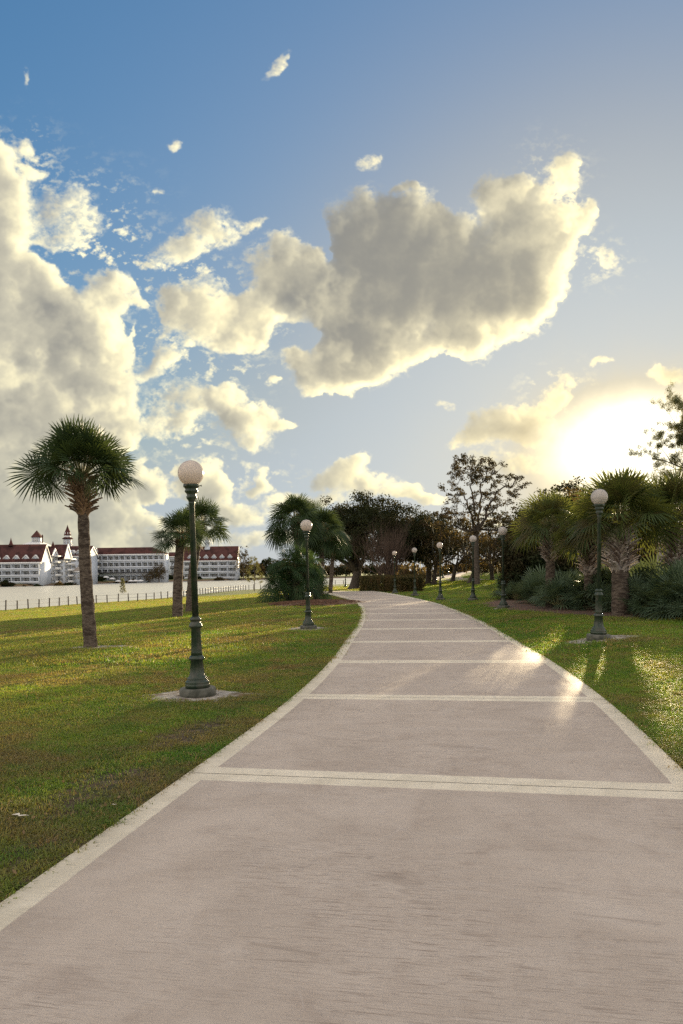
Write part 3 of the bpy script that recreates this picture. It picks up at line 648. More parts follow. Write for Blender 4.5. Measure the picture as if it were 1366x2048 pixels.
def branch(mb, p, d, L, r, lvl, rs, tips, P):
    """recursive limb; P: dict(levels, kids, wander, up, ratio, spread, n)"""
    seg = P.get('seg', 5); pts = [np.array(p, float)]; rad = [r]; d = unit(np.array(d, float))
    end = r*P.get('taper', .45)
    for q in range(seg):
        d = unit(d+rs.normal(size=3)*P['wander']+np.array([0, 0, P['up']]))
        pts.append(pts[-1]+d*L/seg); rad.append(r+(end-r)*(q+1)/seg)
    mb.tube(pts, rad, n=max(4, 9-2*lvl), cap=False)
    if lvl >= P['levels']: tips.append((pts[-1], d)); tips.append((pts[-2], d)); return
    kids = P['kids'][min(lvl, len(P['kids'])-1)]
    for c in range(kids):
        if c == 0: q = seg
        else: q = rs.randint(max(1, int(seg*P.get('first', .4))), seg+1)
        az_ = c/kids*2*math.pi+rs.rand()*1.6; sp = P['spread']*rs.uniform(.6, 1.25)*(0.45 if c == 0 else 1)
        s1 = unit(np.cross(d, [0.3, .2, 1.])); s2 = np.cross(d, s1)
        nd = d*math.cos(sp)+(s1*math.cos(az_)+s2*math.sin(az_))*math.sin(sp)
        branch(mb, pts[q], nd, L*P['ratio']*rs.uniform(.75, 1.15), rad[q]*.78, lvl+1, rs, tips, P)

def fan_leaf(mb, hub, fwd, up, R, rs, n=34, arc=2.35, droop=.35, width=1.0, mi=0, fold=.12, split=.5, seg=4):
    """costapalmate fan: narrow leaflets fused near the hub, free and drooping at the tips"""
    fwd = unit(np.array(fwd, float)); side = unit(np.cross(fwd, up)); up = np.cross(side, fwd)
    a = np.linspace(-arc, arc, n)+rs.normal(size=n)*.025
    dirs = fwd*np.cos(a)[:, None]+side*np.sin(a)[:, None]
    L = R*(1-.22*np.abs(a)/arc)*rs.uniform(.88, 1.06, n)
    tan = -fwd*np.sin(a)[:, None]+side*np.cos(a)[:, None]
    hw = math.sin(arc/(n-1))*width
    ts = np.linspace(0, 1, seg+1)
    rows = []
    for t_2 in ts:
        r_ = L*t_2
        w_ = np.where(t_2 <= split, r_*hw*1.15, (L*split*hw*1.15)*(1-((t_2-split)/(1-split))**1.5))+.0012
        curl = up*(.16*math.sin(t_2*math.pi)*1.0)*R*.5
        dz = -droop*(t_2**2.2)*R*(.65+.5*rs.rand(n)*1.0 if t_2 > .6 else np.full(n, .8))
        c = hub+dirs*r_[:, None]*(1-.10*t_2*droop)+curl+np.array([0, 0, 1.])*dz[:, None]
        c = c + up*(fold*np.abs(a)/arc*r_*.5)[:, None]
        rows.append((c-tan*w_[:, None]*.5, c+tan*w_[:, None]*.5))
    V = np.stack([x for rw in rows for x in rw], 1)      # n, 2*(seg+1), 3
    m = 2*(seg+1); base = np.arange(n)[:, None]*m; q = np.arange(seg)[None]*2
    F = np.stack([base+q, base+q+1, base+q+3, base+q+2], -1).reshape(-1, 4)
    mb.add(V.reshape(-1, 3), F, mi)

def palm_crown(seed, leaves, pet, R, n=34, el_hi=80, el_lo=-30, sag=.35, droop=.35, mats=None, arc=2.3, dead=0, pr=.011, wd=1.0, ruff=.35):
    rs = np.random.RandomState(seed); mb = MB(); pb = MB()
    for q in range(leaves):
        f = (q+.5)/leaves; e = math.radians(el_hi+(el_lo-el_hi)*f**1.02+rs.uniform(-8, 8)); a = q*2.39996+rs.uniform(-.25, .25)
        pl = pet*rs.uniform(.8, 1.12)*(.92+.15*f); Rl = R*rs.uniform(.85, 1.1)
        h = np.array([math.cos(a), math.sin(a), 0]); d = h*math.cos(e)+np.array([0, 0, math.sin(e)])
        ts = np.linspace(0, 1, 6)
        P = d*ts[:, None]*pl+np.array([0, 0, -1.])*(ts[:, None]**2)*pl*sag*math.cos(e)+h*.04
        pb.tube(P, np.linspace(pr*1.5, pr*.7, 6), n=4, cap=False)
        fw = unit(P[-1]-P[-2]); fw = unit(fw+np.array([0, 0, -.10])*max(math.cos(e), 0))
        upv = np.array([0, 0, 1.]) if abs(fw[2]) < .93 else -h
        upv = unit(upv+rs.normal(size=3)*ruff)
        fan_leaf(mb, P[-1], fw, upv, Rl, rs, n=n, arc=arc*rs.uniform(.85, 1.05), droop=droop*rs.uniform(.6, 1.4)*(.6+.6*f), width=wd, split=.58, mi=1 if q >= leaves-dead else 0)
    return mb, pb

def boots(seed, z0, z1, r0, r1, rows, per, L, out=.55, wid=.05, thick=.018):
    """cut leaf bases left on the trunk, woven in a criss-cross"""
    rs = np.random.RandomState(seed); mb = MB()
    for q in range(rows):
        f = q/max(1, rows-1); z = z0+(z1-z0)*f; r = r0+(r1-r0)*f
        for k_ in range(per):
            a = (k_+.5*(q % 2))/per*2*math.pi+rs.uniform(-.12, .12); tw = (1 if (k_+q) % 2 else -1)*rs.uniform(.1, .5)
            h = np.array([math.cos(a), math.sin(a), 0]); s = np.array([-math.sin(a), math.cos(a), 0])
            l = L*rs.uniform(.6, 1.2); o = out*rs.uniform(.7, 1.3)
            P = []; ts = (0, .35, .7, 1)
            for t_2 in ts: P.append(h*(r*.9+l*o*t_2**1.4)+s*tw*l*t_2*.55+np.array([0, 0, z+l*(.9*t_2-.28*t_2*t_2)]))
            P = np.array(P); w_ = np.array([wid*1.5, wid, wid*.75, wid*.65])*rs.uniform(.8, 1.2)
            nrm = h*.9+np.array([0, 0, .1]); T = unit(P[-1]-P[0]); sd = unit(np.cross(T, nrm)); nn2 = np.cross(sd, T)
            V = []
            for p_, ww in zip(P, w_): V += [p_-sd*ww, p_+nn2*thick, p_+sd*ww, p_-nn2*thick]
            V = np.array(V); i_ = np.arange(3)[:, None]*4; j_ = np.arange(4)[None]; k2 = (j_+1) % 4
            mb.add(V, np.stack([i_+j_, i_+k2, i_+4+k2, i_+4+j_], -1).reshape(-1, 4)); mb.add(V[-4:], [[0, 1, 2, 3]])
    return mb

def trunk_mesh(seed, pts, rad, n=18, rough=.02, ringy=.012):
    rs = np.random.RandomState(seed); c = catmull(pts, 14); m = len(c); R = np.interp(np.linspace(0, 1, m), np.linspace(0, 1, len(rad)), rad)
    R = R*(1+ringy/.15*np.sin(np.arange(m)*1.9)*.5+rs.uniform(-rough, rough, m))
    mb = MB(); mb.tube(c, R, n=n, cap=True)
    v = mb.v[0]; ctr = np.repeat(c, n, 0); v += (v-ctr)*rs.uniform(-rough*2.2, rough*2.2, (len(v), 1)); mb.v[0] = v.astype(np.float32)
    return mb
# ======================= LAMP POSTS =======================
def make_lamp():
    r0 = empty('street_lamp', (0, 0, 0))
    b = MB(); b.lathe([(0, -.02), (.235, -.02), (.235, .098), (.222, .118), (0, .118)], 36); b.build('plinth', M['plinth'], r0, True)
    b = MB(); b.lathe([(0, .118), (.158, .118), (.160, .165), (.150, .178), (.157, .19), (.150, .205), (.136, .215), (.128, .232), (.134, .245), (.110, .262), (.098, .29), (.092, .34), (.078, .468), (.086, .478), (.104, .490), (.104, .506), (.090, .522), (.078, .540), (0, .54)], 48, [(.285, .47, 12, .012)])
    b.build('base', M['iron'], r0, True)
    b = MB(); b.lathe([(0, .53), (.074, .53), (.070, .58), (.060, .885), (.066, .892), (.086, .908), (.088, .925), (.070, .962), (.058, .975), (.066, .990), (.074, 1.002), (.073, 1.018), (.058, 1.03), (.046, 1.045), (0, 1.045)], 48, [(.575, .884, 12, .010)])
    b.build('lower_shaft', M['iron'], r0, True)
    b = MB(); b.lathe([(0, 1.04), (.0435, 1.04), (.0345, 2.50), (.042, 2.515), (.042, 2.535), (.036, 2.55), (0, 2.55)], 20); b.build('pole', M['iron'], r0, True)
    h = MB(); h.lathe([(0, 2.53), (.038, 2.53), (.046, 2.56), (.066, 2.585), (.070, 2.61), (.058, 2.625), (.066, 2.65), (.086, 2.67), (.088, 2.685), (.076, 2.70), (.088, 2.725), (.103, 2.735), (.103, 2.768), (0, 2.768)], 32)
    h = h.build('globe_holder', M['iron'], r0, True)
    for a in (.4, 2.5, 4.6):
        s = MB(); c, d = math.cos(a), math.sin(a); s.tube([(.10*c, .10*d, 2.752), (.128*c, .128*d, 2.752)], [.006, .006], 6); s.tube([(.126*c, .126*d, 2.752), (.134*c, .134*d, 2.752)], [.012, .012], 8)
        s.build('set_screw', M['iron'], h)
    g = MB(); th = np.linspace(-1.12, math.pi/2, 22)
    g.lathe([(max(.168*math.cos(a), .0008), 2.915+.168*math.sin(a)) for a in th], 36)
    g.build('globe', M['globe'], r0, True)
    return r0
lamp0 = make_lamp(); first = True
LG = 'globe lamp posts beside the path'
LAMPS = [(396, 1394, -.019, 'tall green lamp post on the left lawn in front of the leaning twin palms, nearest'),
         (617, 1259, -.008, 'green lamp post with pinkish globe in front of the mulch bed of palms'),
         (1197, 1280, .019, 'green lamp post with white globe in front of the big right-hand palms and palmettos'),
         (1007, 1217, .002, 'green lamp post at the left end of the palmetto bed, beside the dark shrub'),
         (946, 1201, .012, 'green lamp post just in front of the tall open-crowned tree'),
         (881, 1200, .0, 'lamp post with pink globe on sunlit lawn, third lamp right of the hedge'),
         (830, 1192, .0, 'lamp post in front of the right end of the clipped hedge'),
         (790, 1187, -.002, 'lamp post in front of the clipped hedge and bare myrtle, nearest the path bend'),
         (691, 1174, .0, 'small distant lamp post left of the oak trunk, against the water')]
def place_lamp(p, lean, label, grp=LG, scale=1.0):
    global first
    o = lamp0 if first else copy_tree(lamp0); first = False
    o.location = p; o.rotation_euler = (random.uniform(-.004, .004), lean, random.uniform(0, 6)); 
    o.rotation_euler = (Matrix.Rotation(lean, 4, 'Y') @ Matrix.Rotation(random.uniform(0, 6.28), 4, 'Z')).to_euler()
    tag(o, label, 'street lamp', grp); return o
lamp_pos = []
for px, py, lean, lab in LAMPS:
    p = hit(px, py); lamp_pos.append(p); place_lamp((p[0], p[1], p[2]), lean, lab)
for px, d, lab in [(746, 74, 'far lamp post seen through the bare crape myrtle stems'), (838, 100, 'far lamp post behind the right end of the hedge'),
                   (872, 92, 'leftmost of the four far lamp posts beside the rising path'), (886, 101, 'far lamp post just right of the pink-globed lamp'),
                   (897, 112, 'third of the four far lamp posts beside the rising path'), (906, 122, 'rightmost and smallest of the four far lamp posts')]:
    q = at(px, 1150, d); place_lamp((q[0], q[1], gz(q[0], q[1])), 0, lab, 'far lamp posts')
# bare sandy rings worn round the lamps, soil edge and beds
p = lamp_pos[0]; patch('bare_ground', p[0]-.05, p[1]+.06, .70, .52, M['sand'], .016, seed=3, irr=.5)
p = lamp_pos[1]; patch('bare_ground', p[0]-.05, p[1]+.05, .85, .95, M['sand'], .016, seed=5, irr=.5)
p = lamp_pos[2]; patch('bare_ground', p[0]+.10, p[1]+.05, .85, .62, M['sand'], .016, seed=6, irr=.55)
p = lamp_pos[3]; patch('bare_ground', p[0]+.2, p[1]+.1, .8, .6, M['sand'], .016, seed=8, irr=.5)
palm1 = hit(182, 1296); patch('bare_ground', palm1[0]+.15, palm1[1]+.05, .85, .50, M['sand'], .016, seed=9, irr=.5)

for px, py, rx, ry, sd_ in [(205, 1585, .50, .80, 21), (300, 1560, .36, .70, 22), (430, 1455, .50, .85, 23), (120, 1700, .32, .5, 24), (20, 1745, .30, .4, 25), (350, 1480, .35, .4, 27)]:
    p = hit(px, py); patch('bare_soil', p[0], p[1], rx, ry, M['soil'], .010, seed=sd_, irr=.7)
# ======================= PALMS =======================
def mk(tree, name, mb, material, smooth=False, parent=True): return mb.build(name, material, tree if parent else None, smooth)
def palm(base, top, r0, r1, seed, label, crown, bootp=None, group=None, frond='frond', bootmat='boot', bend=0.0, name='palm_tree'):
    """base/top in world; trunk from base to top (the crown hub)"""
    base = np.array(base); top = np.array(top); t = empty(name, tuple(base)); rel = top-base
    mid = rel*.5+np.array([bend, 0, 0])
    tm = trunk_mesh(seed, [(0, 0, -.15), tuple(mid), tuple(rel*.97)], [r0*1.12, r0, (r0+r1)/2, r1])
    mk(t, 'trunk', tm, M['bark_palm'], True)
    if bootp:
        bm_ = MB()
        for (z0, z1, ra, rb, rows, per, L, out, wid) in bootp:
            b = boots(seed+5, z0, z1, ra, rb, rows, per, L, out, wid)
            off = [np.interp(v[:, 2], [0, rel[2]*.5, rel[2]], [0, mid[0], rel[0]]) for v in b.v]
            for v, o_ in zip(b.v, off): v[:, 0] += o_; v[:, 1] += rel[1]*np.clip(v[:, 2]/rel[2], 0, 1)
            for v, f in zip(b.v, b.f4): pass
            bm_.v += b.v; 
            bm_.f4 += [f+bm_.n for f in b.f4]; bm_.m4 += b.m4; bm_.n += b.n
        mk(t, 'leaf_bases', bm_, M[bootmat])
    cm, pb = palm_crown(seed+11, **crown)
    for B_ in (cm, pb):
        for v in B_.v: v += rel.astype(np.float32)
    mk(t, 'crown', cm, [M[frond], M['frond_dead']]); mk(t, 'frond_stalks', pb, M['petiole'])
    tag(t, label, 'palm tree', group); return t
def up_at(base, px, py):
    """point above BASE's depth that shows at photo pixel px, py"""
    return at(px, py, base[1])
# left lawn
pb_ = palm1; tp = up_at(pb_, 164, 955)
palm(pb_, tp, .135, .108, 21, 'tall cabbage palm standing alone on the left lawn', dict(leaves=54, pet=.80, R=.68, n=32, el_hi=84, el_lo=4, sag=.22, droop=.12, pr=.012, arc=2.3, wd=1.2, ruff=.75),
     [(tp[2]-pb_[2]-.82, tp[2]-pb_[2]-.10, .105, .17, 12, 10, .28, .80, .038)], frond='frond_dark', bootmat='boot_brown', bend=-.03)
b2_ = hit(355, 1235); tp = up_at(b2_, 362, 1070)
palm(b2_, tp, .19, .17, 33, 'cabbage palm left of the closest lamp post, front one of the leaning pair', dict(leaves=34, pet=.62, R=.66, n=30, el_hi=80, el_lo=-22, sag=.25, droop=.15, wd=1.25, ruff=.6, pr=.012),
     [(tp[2]-b2_[2]-.45, tp[2]-b2_[2]-.02, .15, .17, 6, 8, .25, .6, .04)], group='pair of palms behind the first lamp', frond='frond_dark', bootmat='boot_brown', bend=-.05)
b3_ = hit(380, 1225); tp = up_at(b3_, 402, 1048)
palm(b3_, tp, .20, .17, 35, 'cabbage palm directly behind the closest lamp post, rear one of the leaning pair', dict(leaves=36, pet=.72, R=.74, n=30, el_hi=84, el_lo=-20, sag=.25, droop=.15, wd=1.25, ruff=.6, pr=.012),
     [(tp[2]-b3_[2]-.5, tp[2]-b3_[2]-.02, .15, .17, 6, 8, .25, .6, .04)], group='pair of palms behind the first lamp', frond='frond_dark', bootmat='boot_brown', bend=-.1)
# right bed
def on_ground(px, d): q = at(px, 1150, d); return np.array([q[0], q[1], gz(q[0], q[1])])
RG = 'cabbage palms in the palmetto bed'
for px, d, hy, r, seed, lab, cr, z0y, z1y, per in [
    (1100, 27, 1052, .17, 41, 'small palm at the left end of the palmetto bed', dict(leaves=40, pet=.75, R=.88, n=28, el_hi=78, el_lo=-8, sag=.28, droop=.17, wd=1.1, ruff=.7), 1122, 1066, 9),
    (1178, 24.5, 1062, .17, 43, 'short palm half hidden behind the white-globed right-hand lamp post', dict(leaves=34, pet=.6, R=.85, n=28, el_hi=60, el_lo=-10, sag=.28, droop=.2, wd=1.1, ruff=.7), 1150, 1080, 9),
    (1240, 21.5, 1040, .24, 45, 'biggest palm in the bed with a thick criss-cross booted trunk, right of the lamp post', dict(leaves=52, pet=.88, R=.95, n=30, el_hi=82, el_lo=0, sag=.25, droop=.17, wd=1.1, ruff=.75), 1142, 1062, 12),
    (1348, 22.5, 1040, .20, 47, 'palm with booted trunk at the right edge of the photo', dict(leaves=48, pet=.88, R=.95, n=30, el_hi=82, el_lo=0, sag=.25, droop=.17, wd=1.1, ruff=.75), 1142, 1066, 10)]:
    b = on_ground(px, d); tp = at(px, hy, d); sc_ = d/FPX
    z = lambda y: (H0(px)-y)*sc_+EYE-b[2]
    palm(b, tp, r, r*.85, seed, lab, cr, [(z(z0y), z(z1y), r*.95, r*.9, int((z(z1y)-z(z0y))/.085), per, .40, .80, .066)], RG, bend=0)
# a palm beyond the frame's right edge, in the same bed
b = on_ground(1475, 23); palm(b, b+np.array([0, 0, 3.3]), .2, .17, 49, 'palm in the bed just beyond the palm at the right edge', dict(leaves=44, pet=.85, R=1.0, n=28, el_hi=82, el_lo=-22, sag=.35, droop=.30, wd=1.2), [(1.0, 3.2, .2, .18, 20, 10, .36, .62, .06)], RG)

# left mulch bed: two cabbage palms, a fan palm clump and a dark cycad
mc = hit(632, 1207)
patch('mulch_bed', mc[0]-.1, mc[1], 2.55, 3.6, M['mulch'], .03, hump=.10, seed=12, irr=.25, kind='stuff')
BG = 'cabbage palms in the round mulch bed'
for px, py, tx, hy, r, seed, lab, cr in [
    (603, 1196, 590, 1040, .17, 51, 'tall cabbage palm at the left of the mulch bed cluster', dict(leaves=60, pet=1.15, R=1.12, n=28, el_hi=86, el_lo=-42, sag=.35, droop=.3, wd=1.2, ruff=.6)),
    (640, 1193, 646, 1062, .18, 53, 'cabbage palm at the right of the mulch bed cluster, behind the pink-globed lamp', dict(leaves=54, pet=1.1, R=1.05, n=28, el_hi=84, el_lo=-45, sag=.35, droop=.3, wd=1.2, ruff=.6)),
    (660, 1189, 668, 1078, .15, 56, 'shortest cabbage palm at the right end of the mulch bed cluster', dict(leaves=36, pet=.85, R=.9, n=26, el_hi=80, el_lo=-40, sag=.35, droop=.3, wd=1.2, ruff=.6)),
    (622, 1190, 622, 1040, .17, 54, 'rear cabbage palm in the middle of the mulch bed cluster', dict(leaves=36, pet=.9, R=1.0, n=28, el_hi=84, el_lo=-45, sag=.35, droop=.3, wd=1.2, ruff=.6))]:
    b = hit(px, py); tp = at(tx, hy, b[1])
    palm(b, tp, r, r, seed, lab, cr, [(tp[2]-b[2]-1.3, tp[2]-b[2]-.05, r, r*1.05, 10, 8, .36, .6, .06)], BG, frond='frond_dark', bootmat='boot_brown')
# drooping fan palm clump (several short stems)
def fan_clump(base, label, seed):
    rs = np.random.RandomState(seed); t = empty('fan_palm', tuple(base)); cm = MB(); pb = MB(); tr = MB()
    for k_, (ox, oy, hh) in enumerate([(0, 0, .6), (-.35, .1, 1.1), (.36, .15, 1.2), (.05, .3, 2.2), (-.8, .2, .75), (.85, .2, .8), (-.1, -.15, 1.7), (-.5, .3, 1.9), (.5, .3, 1.9)]):
        tr.tube([(ox*.4, oy*.4, -.05), (ox*.7, oy*.7, hh*.5), (ox, oy, hh)], [.15, .13, .12], 10)
        c, p2 = palm_crown(seed+k_, leaves=15, pet=1.0, R=.84, n=22, el_hi=80, el_lo=-15, sag=.35, droop=.42, arc=2.1, wd=1.0, ruff=.7)
        for B_, D_ in ((c, cm), (p2, pb)):
            for v in B_.v: v += np.array([ox, oy, hh], np.float32)
            D_.v += B_.v; D_.f4 += [f+D_.n for f in B_.f4]; D_.m4 += B_.m4; D_.n += B_.n
    b = boots(seed, .02, .7, .16, .17, 8, 9, .34, .6, .06)
    mk(t, 'crown', cm, [M['fan_deep'], M['frond_dead']]); mk(t, 'frond_stalks', pb, M['petiole']); mk(t, 'trunk', tr, M['bark_palm'], True); mk(t, 'leaf_bases', b, M['boot_brown'])
    tag(t, label, 'fan palm'); return t
b = hit(592, 1203); fan_clump((b[0], b[1], b[2]), 'bushy drooping fan palm with ragged brown base in the round mulch bed', 61)
def cycad(base, label, seed, n=34, L=1.2):
    rs = np.random.RandomState(seed); t = empty('cycad', tuple(base)); cm = MB(); tr = MB()
    for q in range(n):
        e = math.radians(75-85*q/n+rs.uniform(-6, 6)); a = q*2.39996; h = np.array([math.cos(a), math.sin(a), 0]); s = np.array([-math.sin(a), math.cos(a), 0])
        ts = np.linspace(0, 1, 26); P = (h*math.cos(e)+np.array([0, 0, math.sin(e)]))*ts[:, None]*L-np.array([0, 0, 1])*(ts[:, None]**2)*L*.38+np.array([0, 0, .75])
        cm.tube(P, np.linspace(.012, .004, 26), 3, cap=False)
        T = unit(np.gradient(P, axis=0)); upn = unit(np.cross(s, T))
        for sg in (-1, 1):
            l = .20*np.sin(np.clip(ts*1.05+.08, 0, 1)*math.pi)**.6; tip = P+s*sg*l[:, None]*.9+T*l[:, None]*.45+upn*l[:, None]*.2
            V = np.stack([P-T*.010, P+T*.010, tip], 1)[2:].reshape(-1, 3); cm.add(V, np.arange(len(V)).reshape(-1, 3))
    tr.tube([(0, 0, -.05), (0, 0, .4), (0, 0, .8)], [.2, .22, .18], 12)
    mk(t, 'crown', cm, M['shrub_dark']); mk(t, 'trunk', tr, M['bark_dark'], True); tag(t, label, 'cycad'); return t
b = hit(633, 1199); cycad((b[0], b[1], b[2]), 'dark cycad with feathery leaves at the right of the mulch bed', 5)

# ======================= SAW PALMETTOS =======================
def palmetto_proto(seed):
    rs = np.random.RandomState(seed); t = empty('saw_palmetto', (0, 0, 0)); cm = MB(); pb = MB()
    for s_i in range(3):
        ox, oy = (rs.uniform(-.25, .25) for _ in range(2))
        c, p2 = palm_crown(seed*7+s_i, leaves=12, pet=.52, R=.50, n=16, el_hi=84, el_lo=4, sag=.12, droop=.10, arc=2.0, pr=.006)
        for B_, D_ in ((c, cm), (p2, pb)):
            for v in B_.v: v += np.array([ox, oy, .06+.1*s_i], np.float32)
            D_.v += B_.v; D_.f4 += [f+D_.n for f in B_.f4]; D_.m4 += B_.m4; D_.n += B_.n
    mk(t, 'leaves', cm, [M['palmetto'], M['frond_dead']]); mk(t, 'stalks', pb, M['petiole']); return t
protos = [palmetto_proto(s) for s in (3, 4, 5)]
used = [False]*3; rs = np.random.RandomState(5); bedpts = []
front = [(1040, 1203), (1075, 1211), (1110, 1217), (1150, 1222), (1188, 1223), (1225, 1222), (1262, 1225), (1298, 1229), (1335, 1233), (1372, 1236), (1408, 1240), (1445, 1244)]
for row in range(4):
    for q, (px, py) in enumerate(front):
        if row == 3 and q % 2: continue
        b = hit(px+rs.uniform(-14, 14)+(row % 2)*17, py)
        x, y = b[0]+row*.30+rs.uniform(-.2, .2), b[1]+row*1.15+rs.uniform(-.3, .3)+.5
        bedpts.append((x, y))
for q, (x, y) in enumerate(bedpts):
    k_ = q % 3; o = protos[k_] if not used[k_] else copy_tree(protos[k_]); used[k_] = True
    s = rs.uniform(.95, 1.25)*(.92 if q < 12 else 1.12); o.location = (x, y, gz(x, y)+.02); o.scale = (s, s, s*rs.uniform(.9, 1.1)); o.rotation_euler = (rs.uniform(-.08, .08), rs.uniform(-.08, .08), rs.uniform(0, 6.28))
    rowname = ['front row', 'second row', 'third row', 'rear row'][0 if q < 12 else 1 if q < 24 else 2 if q < 36 else 3]
    ppx = float(world_to_px(x, y, 0.0)[0]); near = [(1052, 'at the left end of the bed beside the lamp post'), (1090, 'below the small leftmost bed palm'), (1135, 'between the small palm and the lamp post'), (1180, 'just left of the white-globed lamp post'), (1222, 'just right of the white-globed lamp post'), (1265, 'beside the biggest booted trunk'), (1310, 'between the biggest palm and the right-edge palm'), (1352, 'at the foot of the right-edge palm'), (9999, 'past the right-edge palm')]
    tag(o, 'silvery saw palmetto, %s, %s' % (rowname, next(b_ for a_, b_ in near if ppx < a_)), 'saw palmetto', 'saw palmettos under the right palms')
a = hit(1040, 1205); c = hit(1445, 1246)
patch('mulch_bed', (a[0]+c[0])/2+.9, (a[1]+c[1])/2+2.7, math.hypot(c[0]-a[0], c[1]-a[1])/2+2.0, 3.4, M['mulch'], .03, rot=math.atan2(c[1]-a[1], c[0]-a[0]), hump=.03, seed=14, irr=.3, n=110, kind='stuff')
# mulch chips
def chips(name, cx, cy, rx, ry, rot, n, seed):
    rs = np.random.RandomState(seed); r = np.sqrt(rs.rand(n)); th = rs.rand(n)*6.283; X = r*np.cos(th)*rx; Y = r*np.sin(th)*ry; c_, s_ = math.cos(rot), math.sin(rot)
    X, Y = X*c_-Y*s_+cx, X*s_+Y*c_+cy; C = np.stack([X, Y, ground_z(X, Y)+.05+.10*(1-r**2)*(name == 'mulch_chips' and seed == 1)], 1)
    mb = MB(); leaf_cards(mb, C, 1, .03, .09, rs, (1, 1, .3), aspect=.4); o = mb.build(name, M['chip']); o['kind'] = 'stuff'
chips('mulch_chips', mc[0]-.1, mc[1], 2.4, 3.4, 0, 9000, 1)

# ======================= HEDGES =======================
def hedge(name, A, B, thick, h, label, seed, n=26000):
    rs = np.random.RandomState(seed); A = np.array(A[:2]); B = np.array(B[:2]); L = np.linalg.norm(B-A); d = (B-A)/L; nrm = np.array([-d[1], d[0]])
    if nrm[1] < 0: nrm = -nrm
    ctr = (A+B)/2+nrm*thick/2; z0 = gz(*ctr); t = empty(name, (ctr[0], ctr[1], z0), math.atan2(d[1], d[0]))
    u_, v_, w_ = rs.uniform(-1, 1, n), rs.uniform(-1, 1, n), rs.uniform(0, 1, n)
    f = rs.randint(0, 5, n); u_ = np.where(f == 0, 1, np.where(f == 1, -1, u_)); v_ = np.where(f == 2, 1, np.where(f == 3, -1, v_)); w_ = np.where(f == 4, 1, w_)
    ex = np.clip(np.abs(u_)-.9, 0, 1)/.1
    X = u_*L/2; Y = v_*thick/2*(1-.25*ex**2); Z = w_*h*(1-.05*ex)
    dep = rs.rand(n)**2*.22; X -= np.sign(X)*dep*(f < 2); Y -= np.sign(Y)*dep*((f == 2) | (f == 3)); Z -= dep*(f == 4)
    Z += .05*np.sin(X*2.3+seed)+.04*np.sin(X*5.1); mb = MB()
    leaf_cards(mb, np.stack([X, Y, Z], 1), 1, .10, .13, rs); mb.build('foliage', M['hedge'], t)
    st = MB()
    for q in range(int(L*3)):
        x = rs.uniform(-L/2, L/2)*.95; y = rs.uniform(-.8, .8)*thick/2; st.tube([(x, y, -.05), (x+rs.uniform(-.1, .1), y, .4), (x+rs.uniform(-.25, .25), y+rs.uniform(-.15, .15), h*.9)], [.025, .018, .008], 5, cap=False)
    st.build('stems', M['bark_dark'], t); tag(t, label, 'hedge'); return t
hedge('hedge', hit(717, 1182), hit(796, 1185), 2.2, 1.18, 'clipped boxy hedge at the path bend below the bare myrtle', 2)
hedge('hedge', hit(806, 1178), hit(852, 1173), 2.0, 1.15, 'shorter clipped hedge right of the first one, thin and brown in places', 4, 14000)

# ======================= TREES =======================
def tree(name, base, seed, label, cat='tree', trunk_h=3, r=.3, P=None, leafm='oak_leaf', bark='bark_dark', per=24, rad=.5, leaf=.16, lean=(0, 0), extra=None, group=None, scale=(1, 1, 1), squash=(1, 1, .7), hang=0, stems=1, kids0=5, L0=3.0, aspect=.55, moss=0, up0=.9):
    rs = np.random.RandomState(seed); t = empty(name, tuple(base)); tb = MB(); tips = []
    P = P or dict(levels=3, kids=[4, 4, 3], wander=.18, up=.05, ratio=.68, spread=.75)
    for s_ in range(stems):
        a = s_/max(1, stems)*6.28+rs.rand(); off = np.array([math.cos(a), math.sin(a), 0])*(.25 if stems > 1 else 0)
        d = np.array([lean[0], lean[1], 1.])+(off*1.3 if stems > 1 else 0)
        pts = [off+np.array([0, 0, -.15])]; dd = unit(d)
        for q in range(5): dd = unit(dd+rs.normal(size=3)*.05); pts.append(pts[-1]+dd*(trunk_h+.15)/5)
        tb.tube(pts, np.linspace(r*1.0, r*.72, 6)*np.array([1.35, 1.05, 1, 1, 1, 1]), 12, cap=False)
        for c in range(kids0):
            az_ = (c+rs.rand()*.7)/kids0*6.283; e = up0*rs.uniform(.7, 1.25) if c else 1.35
            nd = np.array([math.cos(az_)*math.cos(e), math.sin(az_)*math.cos(e), math.sin(e)])
            k_ = rs.uniform(.72, 1.0); pp = pts[4]+(pts[5]-pts[4])*k_
            branch(tb, pp, nd, L0*rs.uniform(.8, 1.15), r*.5, 1, rs, tips, P)
    sc3 = np.array(scale)
    for v in tb.v: v *= sc3
    tb.build('trunk', M[bark], t, True)
    T = np.array([q[0] for q in tips])*sc3
    if per:
        cm = MB(); leaf_cards(cm, T, per, rad, leaf, rs, squash, hang=hang, aspect=aspect)
        if extra is not None: leaf_cards(cm, extra, per, rad*1.1, leaf, rs, squash, aspect=aspect)
        cm.build('crown', M[leafm], t)
    if moss:
        mo = MB(); S = T[rs.choice(len(T), min(len(T), moss))]
        for q in S: mo.add([q+[0, 0, 0], q+[.10, 0, -.05], q+[.06+rs.uniform(-.1, .1), 0, -rs.uniform(.5, 1.3)], q+[-.05, .05, -.3]], [[0, 1, 2, 3]])
        mo.build('hanging_moss', M['moss'], t)
    tag(t, label, cat, group); return t
def dome(rs, n, c, r, low=-.35, shell=.75):
    d = unit(rs.normal(size=(n*3, 3))); d = d[d[:, 2] > low][:n]; rr = (shell+(1-shell)*rs.rand(len(d), 1))*(1+.10*np.sin(d[:, :1]*7+c[0])+.10*np.cos(d[:, 1:2]*6)+.07*np.sin(d[:, 2:3]*11+d[:, :1]*9))
    return np.array(c)+d*rr*np.array(r)
